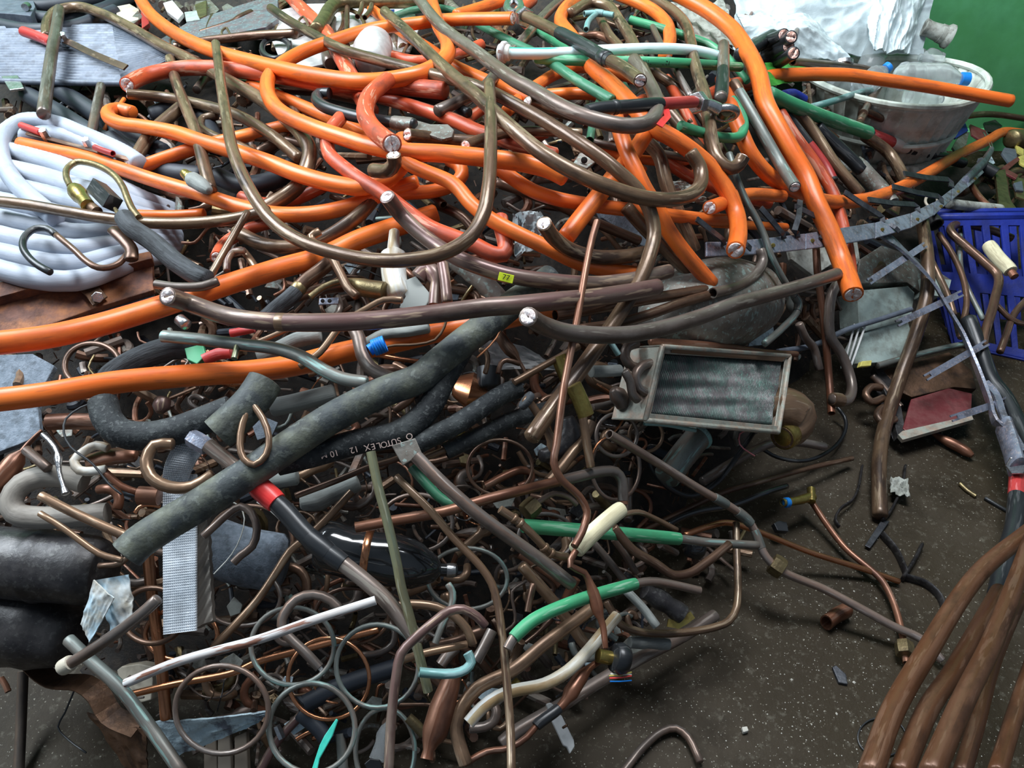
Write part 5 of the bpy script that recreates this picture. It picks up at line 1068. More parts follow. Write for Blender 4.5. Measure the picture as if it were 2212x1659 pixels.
P_ = at(1216, 1572, 4.5); tube('screw', [P_, P_+Vector((.006, 0, .008))], .002, 'copper_sheet', o, 8, origin=o.location)
T('smoky_tube', 'verdigris_tube', 22, 1, "735,1585 740,1640 742,1675", "dull green pipe stub on the floor beside the greenish ring", 'fs', 'tube')
T('dark_sleeve', 'navy_hose', 38, 2.6, "660,1520 740,1480 860,1440", "dark pipe lying under the rings", 'os', 'pipe'); T('dark_sleeve', 'navy_hose', 34, 2, "650,1540 690,1575 708,1600", "dark round socket under the greenish ring at the bottom", 'so', 'pipe')
T('purple_pipe', 'maroon_bar', 20, 1.6, "560,1668 600,1600 650,1545", "purplish pipe slanting under the rings to the bottom edge", 'ss', 'pipe')
o = slab('black_plug', "786,1650 800,1638 820,1640 828,1660 800,1672", 4, .02, 'black_rubber'); tag(o, 'small black plug with slots at the bottom edge', 'plug')
T('plastic_bottle', 'clear_plastic', 40, 2, "845,1560 830,1590 815,1640", "small crushed clear plastic bottle between the rings", 'ss', 'bottle', prof=[(0, .4), (.3, 1), (.6, .7), (1, .9)])
# crates and boxes at the right
def lattice_wall(name, c4, nu, nv, mat, R, org, slot=(.62, .72), thick=.006):
    """crate side: sheet with slots, built as bars between rectangular holes"""
    a, b_, c_, d = c4
    def q(u, v): return a*(1-u)*(1-v)+b_*u*(1-v)+c_*u*v+d*(1-u)*v
    n = (b_-a).cross(d-a).normalized()
    if n.dot(CAM-a) < 0: n = -n
    us, vs = [0.0], [0.0]
    for k in range(nu): m_ = (1-slot[0])/2/nu; us += [k/nu+m_, (k+1)/nu-m_]
    us.append(1.0)
    for k in range(nv): m_ = (1-slot[1])/2/nv; vs += [k/nv+m_, (k+1)/nv-m_]
    vs.append(1.0)
    V, Q = [], []; W = len(us)
    for v in vs:
        for u in us: V.append(q(u, v))
    for j in range(len(vs)-1):
        for i in range(W-1):
            if i % 2 == 1 and j % 2 == 1: continue
            k = j*W+i; Q.append((k, k+1, k+W+1, k+W))
    o = mesh_obj(name, V, Q, mat, R, None, org, False); md = o.modifiers.new('s', 'SOLIDIFY'); md.thickness = thick; return o
R = root('plastic_crate', at(2110, 700, 2), "blue slotted plastic crate standing at the edge behind the pipes", 'crate'); org = R.location.copy(); R2 = org
def onz(px, py, z): r_ = ray(px, py); return CAM + r_*((z-CAMH)/r_.z)
c0, c1 = onz(2062, 746, 0), onz(2330, 806, 0); t0, t1 = onz(2000, 470, .24), onz(2330, 466, .24)
tb0 = onz(2050, 448, .24)
lattice_wall('front_wall', [t0, t1, c1, c0], 8, 2, 'blue_plastic', R, org)
bk = Vector((.05, .12, -.05))
lattice_wall('side_wall', [t0+bk, t0, c0, c0+bk], 4, 2, 'blue_plastic', R, org); lattice_wall('rear_wall', [t0+bk, t1+bk, c1+bk, c0+bk], 8, 2, 'blue_plastic', R, org)
for a_, b2_ in ((t0, t1), (t0+bk, t1+bk), (t0, t0+bk)): tube('rim', [a_, a_.lerp(b2_, .5), b2_], .012, 'blue_plastic', R, 8, origin=org)
slab3('floor_panel', [c0+Vector((0, 0, .01)), c1+Vector((0, 0, .01)), c1+bk+Vector((0, 0, .01)), c0+bk+Vector((0, 0, .01))], .01, 'blue_plastic', R, org)
# pipes in front of the crate
tb(DC, 18, 6.4, "2186,515 2150,500 2105,488 2062,486 2055,502 2085,530 2130,570 2155,595 2148,650 2128,720 2120,760", "grey-brown pipe bent in front of the blue crate, thickest there", 'ss')
tb(DC, 13, 5, "2028,505 2055,545 2080,600 2088,650 2080,700 2075,730", "dark pipe standing against the blue crate near its edge")
tb(VT, 11, 4.4, "2080,460 2074,520 2078,590 2098,640 2124,690", "greenish thin pipe standing against the blue crate")
tb(DC, 12, 5.6, "2145,650 2165,672 2185,690 2210,700", "short dark pipe before the crate, sloping to the picture's edge")
tb(DC, 15, 5, "2225,640 2190,680 2175,720 2160,760", "dark pipe slanting across the crate's corner")
tb(TC_, 14, 4.6, "2010,560 2030,600 2048,640 2060,680", "tan pipe between the comb and the crate")
R, p_, r_ = T('lagged_pipe', 'red_copper', 17, 7.4, "2136,530 2155,556 2178,580 2192,598", "yellowed plastic-wrapped pipe end with copper showing, over the crate", 'sf', 'pipe', body='pipe', bands=[(0, .82, 1.8, 'cream_foam', 'wrap', 'yellowed plastic wrap')])
tb('old_white', 22, 6.4, "2050,440 2090,445 2160,452", "pale painted pipe lying over the crate beneath the rail's end", 'ss')
R, p_, r_ = T('open_can', 'dark_drum', 34, 7, "2008,466 2022,486", "dark can with a beige rim beside the long standing rod", 'fo', 'can', prof=[(0, .8), (1, 1)])
# grey-green meter box
R = root('meter_box', at(1900, 660, 3), "dusty grey-green plastic box with a cover, behind the forked comb", 'box'); org = R.location.copy(); R2 = org
slab('lid', "1858,560 1905,530 1980,556 2056,605 2046,628 1990,632 1960,610 1850,612", 3.8, .03, 'grey_sheet', R, org)
slab('front_face', "1852,628 1962,618 1976,632 1968,690 1870,716 1856,700", 4.6, .06, 'meter_box', R, org)
slab('lower_face', "1868,718 1960,690 1975,740 1950,780 1846,786 1850,756", 4.4, .05, 'meter_box', R, org)
part('handle_bar', 'aluminium', 12, 5.6, "1680,760 1760,745 1830,712 1900,690 1968,668", 'ff', None, R)
for k in range(3): strap('wire_frame', [at(1846+k*12, 700, 5.6), at(1836+k*10, 740, 5.8), at(1822+k*8, 790, 5.8)], .004, .003, 'white_plastic', R, org)
o = slab('yellow_block', "1862,780 1884,778 1882,790 1858,792", 6, .012, 'yellow_plastic'); tag(o, 'small yellow connector block under the grey-green box', 'block')
o = slab('metal_sheet', "1700,520 1850,505 1858,560 1842,590 1795,572 1758,596 1710,560", 3.6, .01, 'old_white'); tag(o, 'dirty white metal panel under the slotted rail', 'panel')
o = slab('small_metal_box', "1990,600 2056,604 2050,628 2030,640 1994,636", 4.4, .03, 'meter_box'); tag(o, 'small weathered box corner between comb and standing rod', 'box')
# second coil with a dull red plate
R = root('old_radiator', at(2000, 880, 1), "old radiator block with dull red side plate lying on the floor", 'radiator'); org = R.location.copy(); R2 = org
slab('red_plate', "1968,862 2050,838 2100,850 2098,900 1962,934 1950,925", 3, .012, 'red_plate', R, org)
slab('upper_frame', "1905,800 2050,760 2100,800 2110,840 2060,836 1970,858 1930,840", 2.6, .02, 'copper_sheet', R, org)
slab('lower_frame', "1940,938 1950,930 2100,896 2104,906 1950,950", 3.2, .01, 'coil_frame', R, org)
slab('side_frame', "1888,792 1900,790 1940,838 1956,930 1940,944 1922,870", 2.8, .02, 'dark_drum', R, org)
for (x, y) in ((1880, 850), (1905, 895)): part('return_bend', 'dark_copper', 17, 3, f"{x+24},{y-12} {x+2},{y-14} {x-10},{y+4} {x+2},{y+18} {x+28},{y+10}", 'ss', None, R)
part('top_rail', 'verdigris_tube', 14, 4, "1895,790 1960,772 2060,748 2110,740", 'ff', None, R)
tb(GC, 16, 2.2, "1945,880 1920,850 1895,822 1885,812", "grey tube end poking out of the radiator beside the standing rod", 'os')
# torn foil and strips on floor
def crumpled(name, poly, label, mat, L, cat='scrap', amp=.006, sd=1, nu=12):
    P = parse(poly); c4 = [at(p[0], p[1], L) for p in P]
    o = patch(name, c4, nu, nu, mat, None, None, crump(sd, amp), .0015); tag(o, label, cat); return o
crumpled('foil_scrap', "1920,1032 1958,1040 1964,1080 1922,1070", "crumpled silvery foil scrap beside the foot of the standing rod", 'old_white', 1, sd=5, amp=.008)
T('torn_strip', 'dark_drum', 9, .6, "1862,1008 1852,1060 1840,1082 1815,1100 1804,1124 1812,1138", "torn grey rubber strip curling on the floor", 'ss', 'strip', squash=1.6)
T('torn_strip', 'dark_drum', 10, .4, "1955,1008 1948,1050 1920,1110 1905,1124", "dark torn strip under the foot of the standing rod", 'ss', 'strip', squash=1.6)
o = slab('slate_strip', "1906,1120 1922,1126 1880,1184 1868,1178", .5, .004, 'dark_steel'); tag(o, 'flat dark rubber strip lying below the standing rod', 'strip')
o = slab('rubber_chip', "1672,1130 1684,1124 1700,1128 1704,1148 1680,1146", .6, .012, 'black_rubber'); tag(o, 'small black rubber chip beside the bright copper pipe', 'chip')
o = slab('rubber_chip', "1798,1440 1806,1436 1828,1456 1832,1478 1812,1474", .3, .008, 'dark_steel'); tag(o, 'flat dark chip alone on the oily floor', 'chip')
T('dark_ring', 'black_rubber', 3.5, .1, [[1905+52*math.cos(a), 1592+42*math.sin(a)] for a in [k*math.pi/10 for k in range(20)]], "thin dark rubber ring on the floor beneath the sheaf of rods", 'ss', 'ring', closed=True)
T('torn_copper_tube', 'red_copper', 36, .2, "1785,1345 1805,1330 1830,1318", "torn short copper tube lying alone on the oily floor", 'os', 'tube', squash=1.2)
T('brass_pin', 'old_brass', 9, .1, "2074,1045 2090,1060 2108,1072", "small brass pin lying on the floor", 'ff', 'pin')
T('black_stick', 'black_rubber', 8, .1, "2128,1076 2160,1095 2190,1112", "thin black stick on the floor near the red sleeve", 'ss', 'stick')
for k, s in enumerate(["1906,1156 1935,1190 1958,1240", "1990,1180 1975,1210 1950,1250", "1950,1245 2000,1262 2030,1290 2040,1320"]):
    T('dark_strip', 'dark_drum', 15, .1, s, "dark oily strip on the floor, " + ["beside the brass tee pipe", "nearest the standing rod", "curving towards the sheaf of rods"][k], 'ss', 'strip', squash=1.7)
# white woven bag
R = root('white_bag', Vector((.95, 2.5, .3)), "large crumpled white plastic bag against the green wall", 'bag'); org = R.location.copy(); R2 = org
def bagpatch(nm, px, L, sd, amp, n=70):
    c4 = [at(p[0], p[1], 1000+l_) for p, l_ in zip(px, L)]
    f_ = crump(sd, amp, 2.6); fn = lambda u, v: f_(u, v*.7) + .05*math.sin(u*3.14)*math.sin(v*3.14)
    return patch(nm, c4, n, n, 'bag_plastic', R, org, fn, .004)
bagpatch('bag_body', [(1530, -80), (2024, -80), (1985, 130), (1585, 120)], (2.55, 2.52, 2.48, 2.42), 1, .020, 120)
bagpatch('bag_fold', [(1850, -60), (2016, -60), (1960, 122), (1880, 118)], (2.50, 2.50, 2.42, 2.40), 3, .017, 80)
bagpatch('bag_fold', [(1585, 40), (1740, 40), (1830, 132), (1640, 140)], (2.38, 2.42, 2.38, 2.34), 6, .015, 80)
crumpled('dirty_film', "1440,14 1560,10 1590,110 1470,100", "dirty translucent plastic film beneath the big orange arch", 'old_white', 2, 'film', .012, 8, 24)
crumpled('plastic_film', "1105,468 1170,470 1180,540 1110,560", "crumpled white plastic film behind the bent brown stub", 'bag_plastic', 3.4, 'film', .012, 3, 24)
crumpled('plastic_film', "1440,395 1500,400 1520,440 1450,440", "scrap of clear film under the long diagonal rod", 'old_white', 4.4, 'film', .01, 4, 20)
# oval basket with bottles
R = root('oval_basket', at(1910, 240, 2), "crushed oval ribbed plastic basket full of bottles by the green wall", 'basket'); org = R.location.copy(); R2 = org
bc = at(1902, 262, 2)
def ovalwall(name, r0, r1, z0, z1, ribs, mat, thick=.004, a0=0, a1=2*math.pi, amp=.004, sx=.275, sy=.22):
    V, Q = [], []; n = 160; m_ = 12
    for j in range(m_+1):
        f = j/m_; rr = r0+(r1-r0)*f; z = z0+(z1-z0)*f
        band = .007 if j in (0, 4, 8, 12) else 0
        for i in range(n+1):
            a = a0+(a1-a0)*i/n
            k = rr + amp*(1 if (i % 4) < 1 and j not in (0, 4, 8, 12) else 0) + band*4 + .02*math.sin(a*3+1)
            V.append(bc + Vector((math.cos(a)*sx*k, math.sin(a)*sy*k, z + .010*math.sin(a*2+f))))
    for j in range(m_):
        for i in range(n): k = j*(n+1)+i; Q.append((k, k+1, k+n+2, k+n+1))
    o = mesh_obj(name, V, Q, mat, R, None, org); md = o.modifiers.new('s', 'SOLIDIFY'); md.thickness = thick; return o
ovalwall('wall', .72, .94, -.07, .125, 20, 'basket_plastic', amp=.034)
rimp = [bc + Vector((math.cos(a)*.275*(.96+.02*math.sin(a*3+1)), math.sin(a)*.22*.96, .13+.010*math.sin(a*2+1))) for a in [k*math.pi/20 for k in range(40)]]
tube('rim', rimp, .010, 'basket_plastic', R, 8, True, origin=org)
tube('lower_hoop', [bc + Vector((math.cos(a)*.25*.86, math.sin(a)*.225*.86, .0)) for a in [k*math.pi/20 for k in range(40)]], .007, 'basket_plastic', R, 8, True, origin=org)
tube('base_hoop', [bc + Vector((math.cos(a)*.20, math.sin(a)*.18, -.085)) for a in [k*math.pi/20 for k in range(40)]], .02, 'old_white', R, 10, True, origin=org)
BD = (bc-CAM).y*CP - (bc-CAM).z*SP
def bottle(w_, dd, s, label, capm='cap_blue', capped=True):
    s = [[p[0], p[1], 1000+BD+dd] for p in parse(s)]
    P, r = path3(s, 0, w_, step=.006)
    R_ = root('water_bottle', P[0], label, 'bottle', 'empty clear bottles in the oval basket')
    prof = [(0, .75), (.04, 1), (.12, 1), (.14, .93), (.17, 1), (.27, 1), (.29, .93), (.32, 1), (.42, 1), (.44, .93), (.47, 1), (.66, 1), (.8, .62), (.88, .34), (1, .34)]
    tube('body', P, r, 'clear_plastic', R_, 22, False, prof, ('s', 's'), origin=P[0])
    if capped: tube('cap', sub(P, .89, 1.0), r*.46, capm, R_, 16, ends=('f', 'f'), origin=P[0])
    return R_
bottle(52, .02, "1904,84 1890,118 1872,160 1866,190", "upright ribbed clear bottle in the basket against the white bag", capped=False)
bottle(60, -.16, "1940,165 1985,166 2030,168 2092,171", "clear bottle with blue cap lying on the basket's far rim")
bottle(48, -.12, "1850,196 1880,176 1900,160 1921,143", "clear bottle with blue cap in the middle of the basket")
bottle(50, .05, "2000,150 1985,135 1962,108", "clear bottle bottom up behind the lying one", capped=False)
bottle(48, .02, "2030,140 2010,130 1986,124", "short crushed clear bottle beside the green wall", capped=False)
bottle(52, -.10, "1960,205 2000,214 2035,214", "crushed clear bottle low inside the basket near the wall", capped=False)
bottle(42, -.06, "1795,170 1830,180 1870,190", "crushed clear bottle behind the orange cable in the basket", capped=False)
T('tin_lid', 'bolt_metal', 40, 1002.3, "1822,140 1822,132", "shiny round tin lid at the rim of the basket", 'ff', 'lid', sides=24)
T('broken_pipe_socket', 'old_white', 46, 1002.45, "1996,58 2026,70 2052,80", "broken white fluted plastic piece hanging before the green wall", 'fo', 'scrap', prof=[(0, .8), (.2, .7), (.8, .85), (.86, 1.1), (1, 1.1)], sides=18)
crumpled('green_bag', "1650,138 1735,138 1742,176 1660,188", "bright green plastic bag behind the orange cable's start", 'green_bag', 6, 'bag', .004, 2, 20)
T('blue_sleeve', 'blue_plastic', 22, 8, "1694,206 1715,204 1736,216", "short blue plastic sleeve above the bright green one", 'ff', 'sleeve')
# electrical scrap at the right edge
for lab, poly, mt, L_ in (("blue and white terminal clamp near the green wall", "2046,288 2066,268 2086,266 2092,282 2066,298", 'blue_plastic', 6), ("dark red plastic terminal beside the blue clamp", "2096,268 2130,282 2138,292 2118,302 2100,290", 'red_plate', 6),
    ("grey cast plate with an oval hole by the wall", "2058,318 2078,282 2094,286 2088,312 2068,330", 'grey_sheet', 5), ("black square plastic part before the wall", "2126,264 2150,258 2166,272 2150,286 2132,284", 'dark_drum', 6),
    ("long tan brass plate with slots at the picture's edge", "2150,370 2172,364 2180,420 2195,460 2176,470 2158,440", 'old_brass', 7), ("grey-blue bent plate among the brass scraps", "2170,318 2196,322 2198,345 2180,352 2164,330", 'aluminium', 6),
    ("dark red plastic arm among the brass scraps", "2166,360 2198,338 2204,344 2178,366 2200,378 2196,386 2170,372", 'red_plate', 7), ("yellow plastic tab at the picture's edge", "2194,312 2212,322 2212,336 2198,326", 'yellow_plastic', 7),
    ("second yellow tab lower at the picture's edge", "2200,338 2214,334 2214,358 2204,352", 'yellow_plastic', 7), ("brass strip leaning above the blue crate", "2160,440 2186,436 2206,462 2196,476 2168,464", 'old_brass', 6.4),
    ("tan plate with a torn corner above the crate", "2186,380 2214,386 2214,430 2196,424", 'old_brass', 5.4), ("blue-grey flake among the dark scraps", "2190,395 2208,390 2212,412 2196,410", 'aluminium', 6.6),
    ("white curved insulator end under the orange cable", "2010,348 2028,346 2026,372 2008,366", 'dark_drum', 5), ("black disc with a blue hub beside the taped cable", "1972,290 1992,294 2000,318 1980,324", 'dark_drum', 7)):
    o = slab('electrical_scrap', poly, L_, .008, mt); tag(o, lab, 'scrap', 'electrical scraps near the green wall')
T('black_roller', 'black_rubber', 28, 7, "2126,362 2150,376", "short black plastic roller beside the twisted rail end", 'ff', 'roller')
T('tape_ring', 'cream_plastic', 6, 7, [[2012+13*math.cos(a), 434+13*math.sin(a)] for a in [k*math.pi/6 for k in range(12)]], "cream ring standing behind the rail", 'ss', 'ring', closed=True)
tb('red_copper', 14, 7, "2098,400 2115,425 2135,445 2160,462", "reddish pipe leading off the rail's twisted end")
T('copper_lump', 'old_brass', 40, 7, "2186,300 2206,300 2225,302", "dark coppery knob at the picture's edge below the orange cable's end", 'ss', 'scrap')
for k, s in enumerate(["2124,286 2132,300 2140,318", "2130,284 2138,300 2146,322"]): T('steel_wire', 'bolt_metal', 3, 10, s, "bright cut wire sticking up by the orange cable, " + ["upper", "lower"][k], 'ss', 'wire', sides=6)
for k, (x, y) in enumerate([(2105, 232), (2118, 240), (2160, 246)]): 
    o = slab('tag_strip', f"{x},{y} {x+9},{y+2} {x+7},{y+16} {x-2},{y+14}", 3, .002, 'blue_concrete'); tag(o, ["small blue tag on the green wall, nearest the basket", "small blue tag lower on the green wall", "small blue tag nearest the picture's edge"][k], 'tag')
crumpled('newspaper_scrap', "1040,735 1130,750 1215,800 1060,800", "pale blue-white sheet under the copper filters in the middle", 'white_plastic', 2.2, 'sheet', .006, 6, 16)
# ---------------------------------------------------------------- lettering
def text(body, size, P, xdir, ydir, mat, parent, name='lettering'):
    cu_ = bpy.data.curves.new(name, 'FONT'); cu_.body = body; cu_.size = size; cu_.extrude = .0002; cu_.align_x = 'CENTER'; cu_.align_y = 'CENTER'
    tmp = bpy.data.objects.new('tmp', cu_); COL.objects.link(tmp); bpy.context.view_layer.update()
    me = bpy.data.meshes.new_from_object(tmp); bpy.data.objects.remove(tmp); bpy.data.curves.remove(cu_)
    me.materials.clear(); me.materials.append(MATS[mat]); me.name = name
    x = xdir.normalized(); z = x.cross(ydir).normalized(); y = z.cross(x)
    M = Matrix((x, y, z)).transposed().to_4x4(); M.translation = P - Vector(parent.location)
    me.transform(M)
    o = bpy.data.objects.new(name, me); COL.objects.link(o); o.parent = parent
    return o
gp = [o for o in COL.objects if o.name.startswith('green_pipe') and 'lettering' in o.get('label', '')][0]
for t_, x in (("COPPER TUBE", 1520), ("12.7 X 0.91mm", 1415)):
    y_ = 134+(x-1404)*.058; a, b_ = at(x-20, y_, 9.1, .010), at(x+20, y_+2, 9.1, .010)
    P_ = (a+b_)/2; vw = (CAM-P_).normalized(); xd = (a-b_); yd = xd.cross(vw) * -1
    rr_g = 11*mpp(x, 134, 8.8)
    Pc = at(x, y_, 8.8, rr_g) + vw*(rr_g*1.03)
    text(t_, .013, Pc, xd, vw.cross(xd), 'ink', gp)
fp = K2[0]
for ch, x, y in (("10", 722, 971), ("M", 699, 975), ("M", 681, 978), ("12", 765, 963), ("X", 793, 958), ("E", 806, 956), ("L", 818, 954), ("O", 829, 952), ("T", 840, 949), ("U", 851, 946), ("S", 862, 943), ("O", 884, 934)):
    # rows of worn pale print along the underside of the sleeve
    yy = y+8; a, b_ = at(x-8, yy+2, 8.9), at(x+8, yy-3, 8.9); Pm = at(x, yy, 9.2); vw = (CAM-Pm).normalized()
    rr_k = K2[2]; text(ch, .012, at(x, yy, 9.2, rr_k)+vw*rr_k*.97, a-b_, vw.cross(a-b_), 'pale_print', fp)
# yellow sticker on the maroon rod
Ps = at(1093, 604, 10.5, .02); vw = (CAM-Ps).normalized(); xd = at(1105, 606, 10.5)-at(1080, 600, 10.5); xd.normalize(); yd = vw.cross(xd).normalized()
mr_ = [o for o in COL.objects if o.get('label', '').startswith('maroon copper rod with a crumpled')][0]
Ps = at(1093, 600, 10.5, .017) + vw*.0185
c4 = [Ps - xd*.011 - yd*.006, Ps + xd*.011 - yd*.006, Ps + xd*.011 + yd*.006, Ps - xd*.011 + yd*.006]
o = slab3('sticker', c4, .001, 'yellow_sticker', mr_, mr_.location); o['label'] = 'bright yellow sticker'
text("77", .011, Ps+vw*.0012, xd, yd, 'ink', mr_)

T('white_tie', 'white_tape', 3, 8, "497,1082 518,1094 528,1120 520,1160 500,1198 462,1240", "thin white plastic tie curving past the hooked brown pipe", 'ss', 'tie', sides=6)
T('white_tie', 'white_tape', 3, 9, "555,1085 580,1100 610,1128 632,1150", "thin white string beneath the red-taped cable", 'ss', 'string', sides=6)
for k, (x, y) in enumerate([(700, 1492), (752, 1478), (590, 1505)]):
    crumpled('dry_leaf', f"{x-12},{y} {x+4},{y-9} {x+18},{y+4} {x+2},{y+14}", "dry brown leaf caught between the pipe rings, " + ["inside the shiny one", "beside the greenish ring near the walking-stick pipe", "near the large brown ring"][k], 'leaf_brown', 2.5, 'leaf', .004, 3+k, 8)
T('thin_cable', 'black_rubber', 4, 1.5, "165,1480 140,1540 125,1570 150,1600 186,1626", "thin dry stalk lying on the dirt floor near the dark wooden stick", 'ss', 'stalk', sides=6)
o = slab('stone_chip', "1602,1570 1614,1568 1618,1578 1606,1582", .4, .008, 'stone_white'); tag(o, 'pale stone chip alone on the bare floor', 'chip')
T('capillary_tube', 'bright_copper', 5, 6.5, "1290,830 1320,850 1350,890 1330,930 1290,960 1270,1010", "thin copper capillary curling beside the melted lump", 'ss', 'tube', sides=8)
T('dark_ball', 'smoky_plastic', 50, 1.2, "1490,1178 1512,1186", "glossy black round cap under the verdigris pipe", 'ss', 'cap')
# ================================================================== small scraps filling the gaps, each an object of its own
FR = random.Random(21)
LM = [("white hose coil", 100, 450), ("ribbed plate", 180, 110), ("brass valve", 190, 420), ("leaning brown strip", 490, 540), ("crackled foam lump", 310, 780), ("red plastic tube", 470, 765),
 ("blue fitting", 812, 745), ("square-shouldered copper can", 800, 620), ("pale foam flap", 895, 640), ("brass body", 1218, 800), ("pale brass tube", 1254, 866), ("return bends", 1375, 800),
 ("finned coil", 1550, 845), ("open elbow of the foam-lagged pipe", 240, 905), ("fat frayed foam tube", 500, 900), ("mesh strip", 388, 1150), ("white clip", 190, 990), ("face mask", 240, 1300),
 ("red tape", 575, 1066), ("black bottle", 830, 1200), ("olive-brass rod", 830, 1090), ("grey wrap with the cable tie", 870, 975), ("black cup", 1056, 815), ("crushed copper can", 1010, 840),
 ("orange-brown pipe in its foam ring", 1176, 921), ("cream foam cover", 1285, 1150), ("upper green sleeve", 1400, 1155), ("lower green sleeve", 1250, 1300), ("crimped tan pipe", 1130, 1140),
 ("maroon elbow", 1340, 1040), ("walking-stick pipe", 860, 1420), ("turquoise elbow", 980, 1450), ("white-coated pipe", 1180, 1475), ("dark copper filter", 955, 1530), ("coil valve", 1335, 1420),
 ("large brown ring", 479, 1533), ("flaking white pipe", 540, 1390), ("cane-hooked pipe", 670, 1300), ("capped pipe", 200, 1400), ("cream plastic block", 290, 1480), ("shiny copper ring", 710, 1466),
 ("wide orange loop", 650, 220), ("manifold pipe", 760, 20), ("fat orange curl", 805, 250), ("red-sleeved lug", 1180, 55), ("ring lug", 1560, 245), ("white-painted pipe", 1300, 108),
 ("cut orange piece", 1290, 430), ("bent brown stub", 1220, 530), ("slotted rail", 1750, 520), ("grey-green box", 1900, 660), ("blue crate", 2110, 620), ("forked comb", 2040, 660),
 ("grey rubber boot", 1890, 400), ("dented tank", 1540, 690), ("black cable bundle", 1680, 100), ("long standing rod", 1960, 780), ("hexagon nut", 1680, 1225), ("dark cable connector", 1430, 1300),
 ("bent foam sleeve", 780, 950), ("thin upright rod", 1225, 700), ("bottom of the U-shaped rod", 830, 570), ("maroon rod's middle", 800, 690), ("falling orange cable", 1050, 480)]
MC = [('dark_copper', 'dark brown'), ('grey_copper', 'grey-brown'), ('tan_copper', 'tan'), ('red_copper', 'reddish-brown'), ('bright_copper', 'shiny copper'), ('verdigris_tube', 'green-tinged'), ('grey_bar', 'purplish-grey'), ('old_brass', 'dull brassy')]
SEEN = set()
def name_it(words_, px, py):
    near = sorted(LM, key=lambda l: (l[1]-px)**2+(l[2]-py)**2)[:5]
    for lm, x, y in near:
        dx, dy = px-x, py-y
        if abs(dy) > abs(dx)*.7: rels = ["above", "just above"] if dy < 0 else ["below", "just below"]
        else: rels = ["beside", "close beside", "next to"]
        for ad in ["", "half-buried ", "dusty ", "scuffed ", "slightly crushed "]:
            for rl in rels:
                s = f"{ad}{words_} {rl} the {lm}"
                if s not in SEEN and len(s.split()) <= 15: SEEN.add(s); return s
    return None
def filler(kind, px, py, L, ln, wpx, ang, mt, mtn):
    ca, sa = math.cos(ang), math.sin(ang)
    def q(u, v, l_=0): return [px+ca*u*ln - sa*v*ln, py+(sa*u*ln+ca*v*ln)*.85, L+l_]
    size = "short" if ln < 45 else ("long" if ln > 95 else "small")
    if kind == 'straight': pts = [q(-.5, 0, FR.uniform(-1, 1)), q(0, FR.uniform(-.05, .05)), q(.5, 0, FR.uniform(-1, 1))]; wd = "straight pipe offcut"; ends = FR.choice(['oo', 'os', 'ff'])
    elif kind == 'bent': pts = [q(-.5, -.15), q(-.2, .1), q(.1, .15), q(.35, 0), q(.5, -.3, -.6)]; wd = "gently bent pipe"; ends = FR.choice(['os', 'ss', 'so'])
    elif kind == 'elbow': pts = [q(-.5, 0), q(-.1, 0), q(.12, .03), q(.2, .16), q(.22, .5)]; wd = "pipe elbow"; ends = 'of'
    elif kind == 'hook': pts = [q(-.5, 0), q(0, -.05), q(.3, -.03), q(.45, .12), q(.35, .28), q(.1, .3)]; wd = "hooked pipe"; ends = 'os'
    elif kind == 'wave': pts = [q(-.6, 0), q(-.3, .14), q(0, 0), q(.3, -.14), q(.6, .02)]; wd = "wavy thin pipe"; ends = 'ss'
    elif kind == 'flared': pts = [q(-.5, 0), q(0, .03), q(.5, 0)]; wd = "pipe with a swollen end"; ends = 'fs'
    elif kind == 'arc':
        pts = [q(.5*math.cos(a), .5*math.sin(a), .5*math.sin(a*2)) for a in [k*.55 for k in range(8)]]; wd = "curl of thin tube"; ends = 'ss'
    lb = name_it(f"{size} {mtn} {wd}", px, py)
    if not lb: return
    prof = [(0, 1), (.6, 1), (.7, 1.7), (.95, 1.7), (1, 1.4)] if kind == 'flared' else None
    path, r = path3(pts, L, wpx, step=.008)
    o = tube('pipe_scrap', path, r, mt, None, 10, False, prof, tuple(ends), origin=path[0]); tag(o, lb, 'pipe', 'small pipe scraps among the heap')
ZONES = [((420, 1420, 1120, 1600), 12, .2), ((590, 570, 1160, 700), 26, .2), ((560, 760, 1180, 1120), 46, .5), ((430, 1080, 1300, 1330), 44, .5), ((300, 1300, 1120, 1560), 24, .3), ((130, 850, 480, 1260), 14, .5), ((1150, 790, 1420, 1260), 30, .5),
 ((1120, 1240, 1380, 1440), 12, 0), ((150, 740, 540, 900), 12, .2), ((380, 30, 1100, 560), 34, .3), ((1100, 40, 1640, 560), 34, .3), ((1640, 380, 2000, 760), 16, .5), ((2020, 380, 2200, 470), 6, 1)]
for (xa, ya, xb, yb), cnt, l0 in ZONES:
    for _ in range(cnt):
        px, py = FR.uniform(xa, xb), FR.uniform(ya, yb)
        kd = FR.choice(['straight', 'straight', 'bent', 'bent', 'elbow', 'hook', 'wave', 'flared', 'arc'])
        far = py < 560
        wts = [6, 5, 4, 3, 1.2, 1.6, 2, 1.4] if not far else [7, 3, 2, 2, .3, 1, 2, 1]
        mt, mtn = FR.choices(MC, wts)[0]
        wp = FR.choice([7, 9, 11, 13, 15, 18, 21]) if kd not in ('arc', 'wave') else FR.choice([5, 7, 9])
        filler(kd, px, py, l0+FR.uniform(-.2, 2.6), FR.uniform(35, 130), wp, FR.uniform(0, 6.28), mt, mtn)
